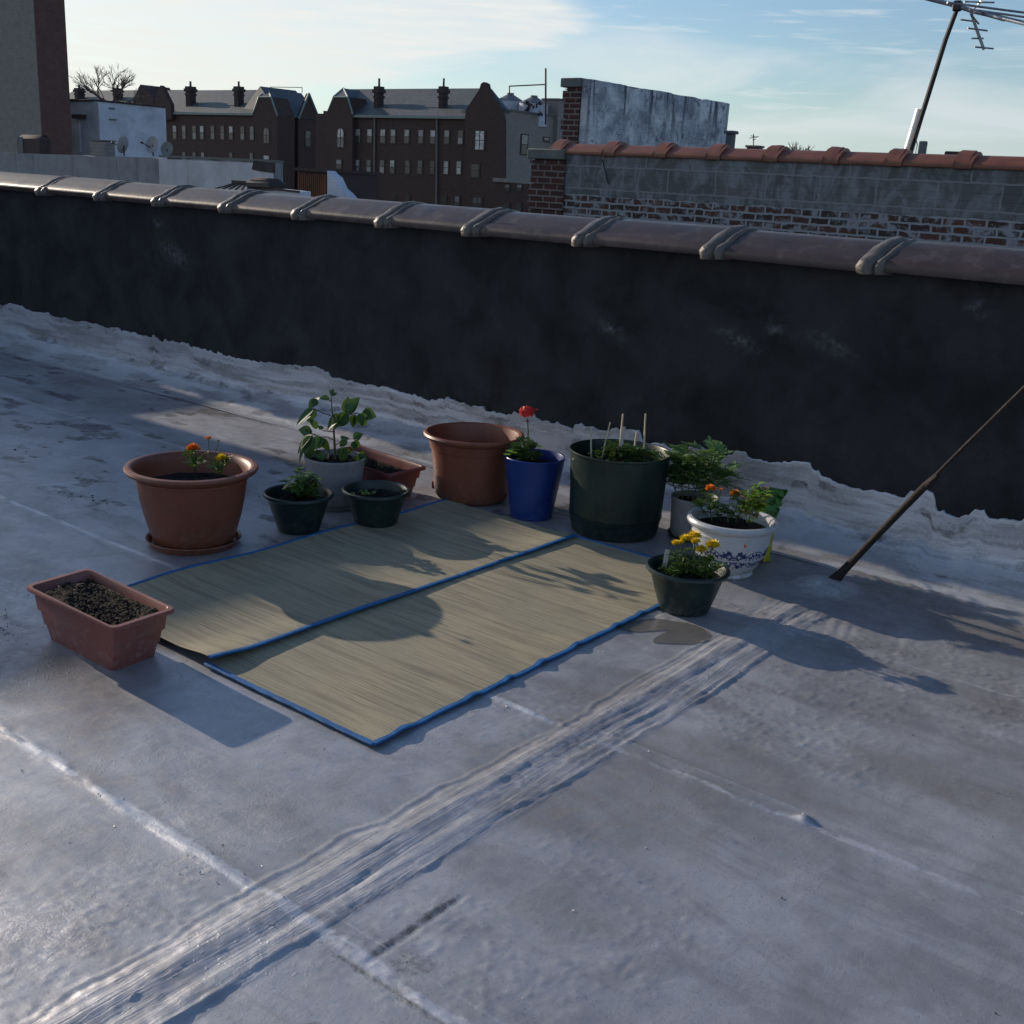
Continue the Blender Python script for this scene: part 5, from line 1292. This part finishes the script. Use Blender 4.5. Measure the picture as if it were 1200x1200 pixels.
# side roof running back
sx = xr_; s0 = atx(325, 134.5, sx+.25); s1 = atx(352, 139, sx+.25); s1.z = s0.z; q0 = Vector((sx-4.5, s0.y+1, at(314, 105, YR).z)); q1 = Vector((sx-4.5, cend.y, q0.z))
t = MB(); t.add([s0, Vector((sx+.25, cend.y, s0.z)), q1, q0, Vector((sx-9, s0.y+1, s0.z)), Vector((sx-9, cend.y, s0.z))], [(0, 1, 2, 3), (3, 2, 5, 4), (0, 3, 4), (1, 5, 2)]); child(t, 'side_roof', M['slate_blue'], lb2, False)
t = MB(); g0, g1, g2 = atx(349.5, 139, sx+.6), atx(372.5, 136, sx+.6), atx(361.5, 109.5, sx+.6)
t.prism([g0, Vector((g0.x, g0.y, -11)), Vector((g1.x, g1.y, -11)), g1, g2], (-.5, 0, 0)); child(t, 'side_gable', M['brown'], lb2, False)
t = MB(); t.tube([g0+Vector((.1, 0, 0)), g2+Vector((.1, 0, .05))], .13, 5); t.tube([g1+Vector((.1, 0, 0)), g2+Vector((.1, 0, .05))], .13, 5); child(t, 'gable_trim', M['copper'], lb2)
for u in (221.5, 278): chim(lb2, u, 128, 101, 95, BY+1.2, 8)
for u, l_ in ((205, 1), (216, 1), (228, 2), (237, 1), (249.5, 0), (261, 0), (271, 1), (284.5, 2), (295.5, 3)): win(lb2, u, 147+(u-205)*.012, 163+(u-205)*.012, 4.6, BY if u < 295 else LB, l_)
for u, l_ in ((216, 2), (228, 0), (238, 1), (271, 2), (295, 2)): win(lb2, u, 178+(u-205)*.012, 190+(u-205)*.012, 4, BY if u < 295 else LB, l_)
win(lb2, 312.5, 149.5, 168, 6.5, LB, 1, True); win(lb2, 312.5, 182, 192, 7, LB, 3)
win(lb2, 360.5, 153, 172, 6, None, 0, False, 'x', sx+.6)
small_aerial('roof_aerial', 317, 106, 102, BY+4, 'thin wire frame antenna on the ridge of the left brown building', [(317, 102, 354, 102.5), (354, 102.5, 354, 109)], .07)
# link wall between both
gl = empty('link_wall', (at(378, 150, BY).x, BY, -11), 'dark brick wall filling the gap between the two brown gabled buildings', 'wall')
t = MB(); a, e = at(370, 133, MY+3), at(386, 133, MY+3); t.box(a.x, e.x, MY+3, MY+6, -11, a.z); t.box(a.x+.8, e.x, MY+3.5, MY+5.5, a.z, a.z+.35); child(t, 'wall', M['brown'], gl, False)

# far-left row
CY = 125.
rw = empty('gabled_building', (at(130, 120, CY).x, CY, -11), 'farthest brown row with pointed gables above the white flat-roofed building', 'building', 'brown gabled buildings')
a, e = at(60, 122, CY), at(192, 124, CY); t = MB(); t.box(a.x, e.x, CY, CY+10, -11, a.z); child(t, 'wall', M['brown'], rw, False)
t = MB(); r0 = at(70, 106.3, CY+5); t.add([Vector((a.x, CY-.3, a.z)), Vector((e.x, CY-.3, a.z)), Vector((e.x, CY+5, r0.z)), Vector((a.x, CY+5, r0.z)), Vector((a.x, CY+10, a.z)), Vector((e.x, CY+10, a.z))], [(0, 1, 2, 3), (3, 2, 5, 4), (0, 3, 4), (1, 5, 2)]); child(t, 'roof', M['slate'], rw, False)
for pts in ([(155, 130), (155, 122), (162, 103), (164.5, 99), (167, 103), (168, 105), (173, 105), (180, 116), (180, 130)],):
    t = MB(); t.prism([at(u, v, CY-1) for u, v in pts], (0, 6, 0)); child(t, 'gable', M['brown'], rw, False)
t = MB(); t.prism([at(u, v, BY-.7) for u, v in [(181, 140), (181, 117), (186, 103), (188, 100), (190.5, 102), (193, 108), (200, 122), (201, 140)]], (0, .6, 0)); child(t, 'gable', M['brown'], lb2, False)
for u in (91, 136): chim(rw, u, 121, 103, 99, CY+1, 7)

# bare trees
def bare_tree(u, vt, vb, w, Y, label, seed, n=5):
    rs = random.Random(seed); c = at(u, vb, Y); s_ = (at(u+1, vb, Y)-c).length; top = at(u, vt, Y)
    r = empty('bare_tree', (c.x, Y, -11), label, 'tree'); H_ = top.z-c.z; tr = MB(); cr = MB(); px = s_
    b0 = Vector((c.x, Y, -11)); t0 = Vector((c.x, Y, c.z-1)); tr.tube([b0, b0.lerp(t0, .5)+Vector((.2, 0, 0)), t0], [.4, .3, .22], 8)
    def grow(p, d, L, rad, dep):
        if dep == 0: return
        m_ = p+d*L*.5+Vector((rs.uniform(-.1, .1), rs.uniform(-.1, .1), rs.uniform(-.05, .1)))*L*.5; e = p+d*L
        cr.tube([p, m_, e], [rad, rad*.8, rad*.6], 4, False)
        for k in range(3 if dep > 1 else 3):
            nd = (d+Vector((rs.uniform(-1, 1), rs.uniform(-1, 1), rs.uniform(-.25, .6)))*.75).normalized(); grow(e.lerp(m_, rs.uniform(0, .6)), nd, L*rs.uniform(.6, .85), rad*.6, dep-1)
    R_ = w*px/2
    for k in range(7):
        a = rs.uniform(0, 2*PI); d = Vector((math.cos(a)*R_*.75, math.sin(a)*R_*.75, H_*rs.uniform(.5, 1.1))); L = d.length*.42; grow(t0, d.normalized(), L, .13, n)
    child(tr, 'trunk', M['bark'], r); child(cr, 'crown', M['bark'], r)
bare_tree(131, 84, 118, 62, 85, 'leafless tree behind the white flat-roofed building', 2, 5)
bare_tree(938, 161, 182, 50, 90, 'distant leafless tree top above the orange coping', 5, 5)

# unseen stepped block out of frame, added and shaped to shade the roof's left
bh = empty('roof_box', (-15, .5, 0), 'unseen tarred block at the far left, added to shade the roof', 'bulkhead')
t = MB(); t.box(-17, -14, -4, 4.3, -.01, 3.2); t.box(-16.9, -14.02, 4.301, 4.99, -.01, 2.35); child(t, 'wall', M['tar'], bh, False)
t = MB(); t.box(-17.1, -13.9, -4.1, 4.4, 3.203, 3.3); child(t, 'roof', M['stone'], bh, False)

# ground far below
b = MB(); b.add([(-3000, -3000, -11.05), (3000, -3000, -11.05), (3000, 3000, -11.05), (-3000, 3000, -11.05)], [(0, 1, 2, 3)])
tag(b.build('ground', M['ground'], None, False), None, None, None, 'structure')

# ------------------------------------------------------------------ light, sky
EL, AZ = math.radians(17), math.radians(1.5)     # sun stands left (-X), a touch behind the parapet
sd = Vector((-math.cos(EL)*math.cos(AZ), math.cos(EL)*math.sin(AZ), math.sin(EL)))
L = bpy.data.lights.new('sun', 'SUN'); L.energy = 3.7; L.angle = math.radians(.5); L.color = (1, .86, .70)
lo = bpy.data.objects.new('sun', L); COL.objects.link(lo); lo.rotation_euler = sd.to_track_quat('Z', 'Y').to_euler(); lo.location = sd*30
W_ = bpy.data.worlds.new('World'); scene.world = W_; W_.use_nodes = True; nt = W_.node_tree
bg = nt.nodes['Background']; sky = nt.nodes.new('ShaderNodeTexSky'); sky.sky_type = 'NISHITA'; sky.sun_disc = False
sky.sun_elevation = EL; sky.sun_rotation = -math.radians(90)+AZ; sky.air_density = 1.0; sky.dust_density = .6; sky.ozone_density = 1.5; sky.altitude = 50
bg.inputs['Strength'].default_value = .125
def wn(ty, **k):
    n = nt.nodes.new(ty)
    for a, v in k.items(): setattr(n, a, v)
    return n
def wl(a, b): nt.links.new(a, b)
def wm(op, a, b=None, clamp=False):
    n = wn('ShaderNodeMath', operation=op, use_clamp=clamp)
    for i, v in enumerate((a, b)):
        if v is None: continue
        if isinstance(v, (int, float)): n.inputs[i].default_value = v
        else: wl(v, n.inputs[i])
    return n.outputs[0]
def wsm(x, a, b):
    n = wn('ShaderNodeMapRange', interpolation_type='SMOOTHSTEP'); wl(x, n.inputs[0]); n.inputs[1].default_value = min(a, b); n.inputs[2].default_value = max(a, b)
    n.inputs[3].default_value = 0 if a < b else 1; n.inputs[4].default_value = 1 if a < b else 0; return n.outputs[0]
tc_ = wn('ShaderNodeTexCoord'); sp = wn('ShaderNodeSeparateXYZ'); wl(tc_.outputs['Generated'], sp.inputs[0])
az = wm('MULTIPLY', wm('ARCTAN2', sp.outputs[0], sp.outputs[1]), 57.2958); el = wm('MULTIPLY', wm('ARCSINE', sp.outputs[2]), 57.2958)
cv = wn('ShaderNodeCombineXYZ'); wl(wm('MULTIPLY', az, .045), cv.inputs[0]); wl(wm('MULTIPLY', el, .22), cv.inputs[1])
def wnoise(scale, det, rough, dist, loc, rot=0, sc=(1, 1, 1)):
    mp = wn('ShaderNodeMapping'); mp.inputs['Location'].default_value = loc; mp.inputs['Rotation'].default_value = (0, 0, rot); mp.inputs['Scale'].default_value = sc; wl(cv.outputs[0], mp.inputs[0])
    n = wn('ShaderNodeTexNoise'); n.inputs['Scale'].default_value = scale; n.inputs['Detail'].default_value = det; n.inputs['Roughness'].default_value = rough; n.inputs['Distortion'].default_value = dist
    wl(mp.outputs[0], n.inputs['Vector']); return n.outputs['Fac']
nA = wnoise(1.3, 7, .55, .5, (3, 1, 0)); nB = wnoise(2.2, 8, .6, .8, (7, 4, 0), -.25, (1, 1.6, 1)); nC = wnoise(5, 6, .6, .4, (1, 9, 0), -.2, (1, 2.5, 1))
# main cloud bank: a wedge left of azimuth -35 with its tip at about 6.5 degrees
nz_ = wm('MULTIPLY', wm('SUBTRACT', nB, .5), 2.6)
lo_ = wm('ADD', wm('MULTIPLY', wm('ADD', az, 47), .233), 4.0); up_ = wm('ADD', wm('MULTIPLY', wm('SUBTRACT', -34.4, az), .62), 6.6)
band = wm('MULTIPLY', wsm(wm('ADD', wm('SUBTRACT', el, lo_), nz_), -.7, .5), wsm(wm('ADD', wm('SUBTRACT', up_, el), nz_), -.9, .9))
soft = wm('MULTIPLY', wsm(nA, .40, .66), wm('ADD', .15, wm('MULTIPLY', wsm(az, -42, -30), .55)))
wisps = wm('MULTIPLY', wsm(nC, .50, .72), .5)
highfade = wsm(el, 40, 14)
cl = wm('MAXIMUM', wm('MULTIPLY', band, wm('ADD', .42, wm('MULTIPLY', nC, .95))), wm('MAXIMUM', soft, wisps))
cl = wm('MULTIPLY', wm('MULTIPLY', cl, .92, True), highfade)
low = wm('MULTIPLY', wsm(el, 6, -1), .75)
dotn = wn('ShaderNodeVectorMath', operation='DOT_PRODUCT'); wl(tc_.outputs['Generated'], dotn.inputs[0]); dotn.inputs[1].default_value = sd
gl_ = wsm(dotn.outputs['Value'], -.1, .95)
cc = wn('ShaderNodeMix', data_type='RGBA'); wl(gl_, cc.inputs['Factor']); cc.inputs[6].default_value = (4.5, 5.0, 5.5, 1); cc.inputs[7].default_value = (6.1, 6.1, 5.8, 1)
hc_ = wn('ShaderNodeMix', data_type='RGBA'); wl(gl_, hc_.inputs['Factor']); hc_.inputs[6].default_value = (4.2, 5.0, 5.5, 1); hc_.inputs[7].default_value = (4.0, 5.2, 5.9, 1)
tn = wn('ShaderNodeMix', data_type='RGBA', blend_type='MULTIPLY'); tn.inputs[0].default_value = 1; wl(sky.outputs[0], tn.inputs[6]); tn.inputs[7].default_value = (.70, .79, .91, 1)
hz_ = wn('ShaderNodeMix', data_type='RGBA'); wl(low, hz_.inputs['Factor']); wl(tn.outputs[2], hz_.inputs[6]); wl(hc_.outputs[2], hz_.inputs[7])
mx = wn('ShaderNodeMix', data_type='RGBA'); wl(cl, mx.inputs['Factor']); wl(hz_.outputs[2], mx.inputs[6]); wl(cc.outputs[2], mx.inputs[7])
wl(mx.outputs[2], bg.inputs['Color'])

# ------------------------------------------------------------------ camera
cd = bpy.data.cameras.new('camera'); cam = bpy.data.objects.new('camera', cd); COL.objects.link(cam)
R3 = Matrix(((MX[0, 0], -MX[0, 1], -MX[0, 2]), (MX[1, 0], -MX[1, 1], -MX[1, 2]), (MX[2, 0], -MX[2, 1], -MX[2, 2])))
cam.matrix_world = Matrix.Translation((0, 0, CAMH)) @ R3.to_4x4()
cd.sensor_width = 36; cd.lens = FPX/1200*36; cd.clip_end = 6000; cd.clip_start = .05
scene.camera = cam
vs_ = scene.view_settings; scene.display_settings.display_device = 'sRGB'; vs_.view_transform = 'Standard'; vs_.look = 'None'; vs_.exposure = 0.22; vs_.gamma = 1.0
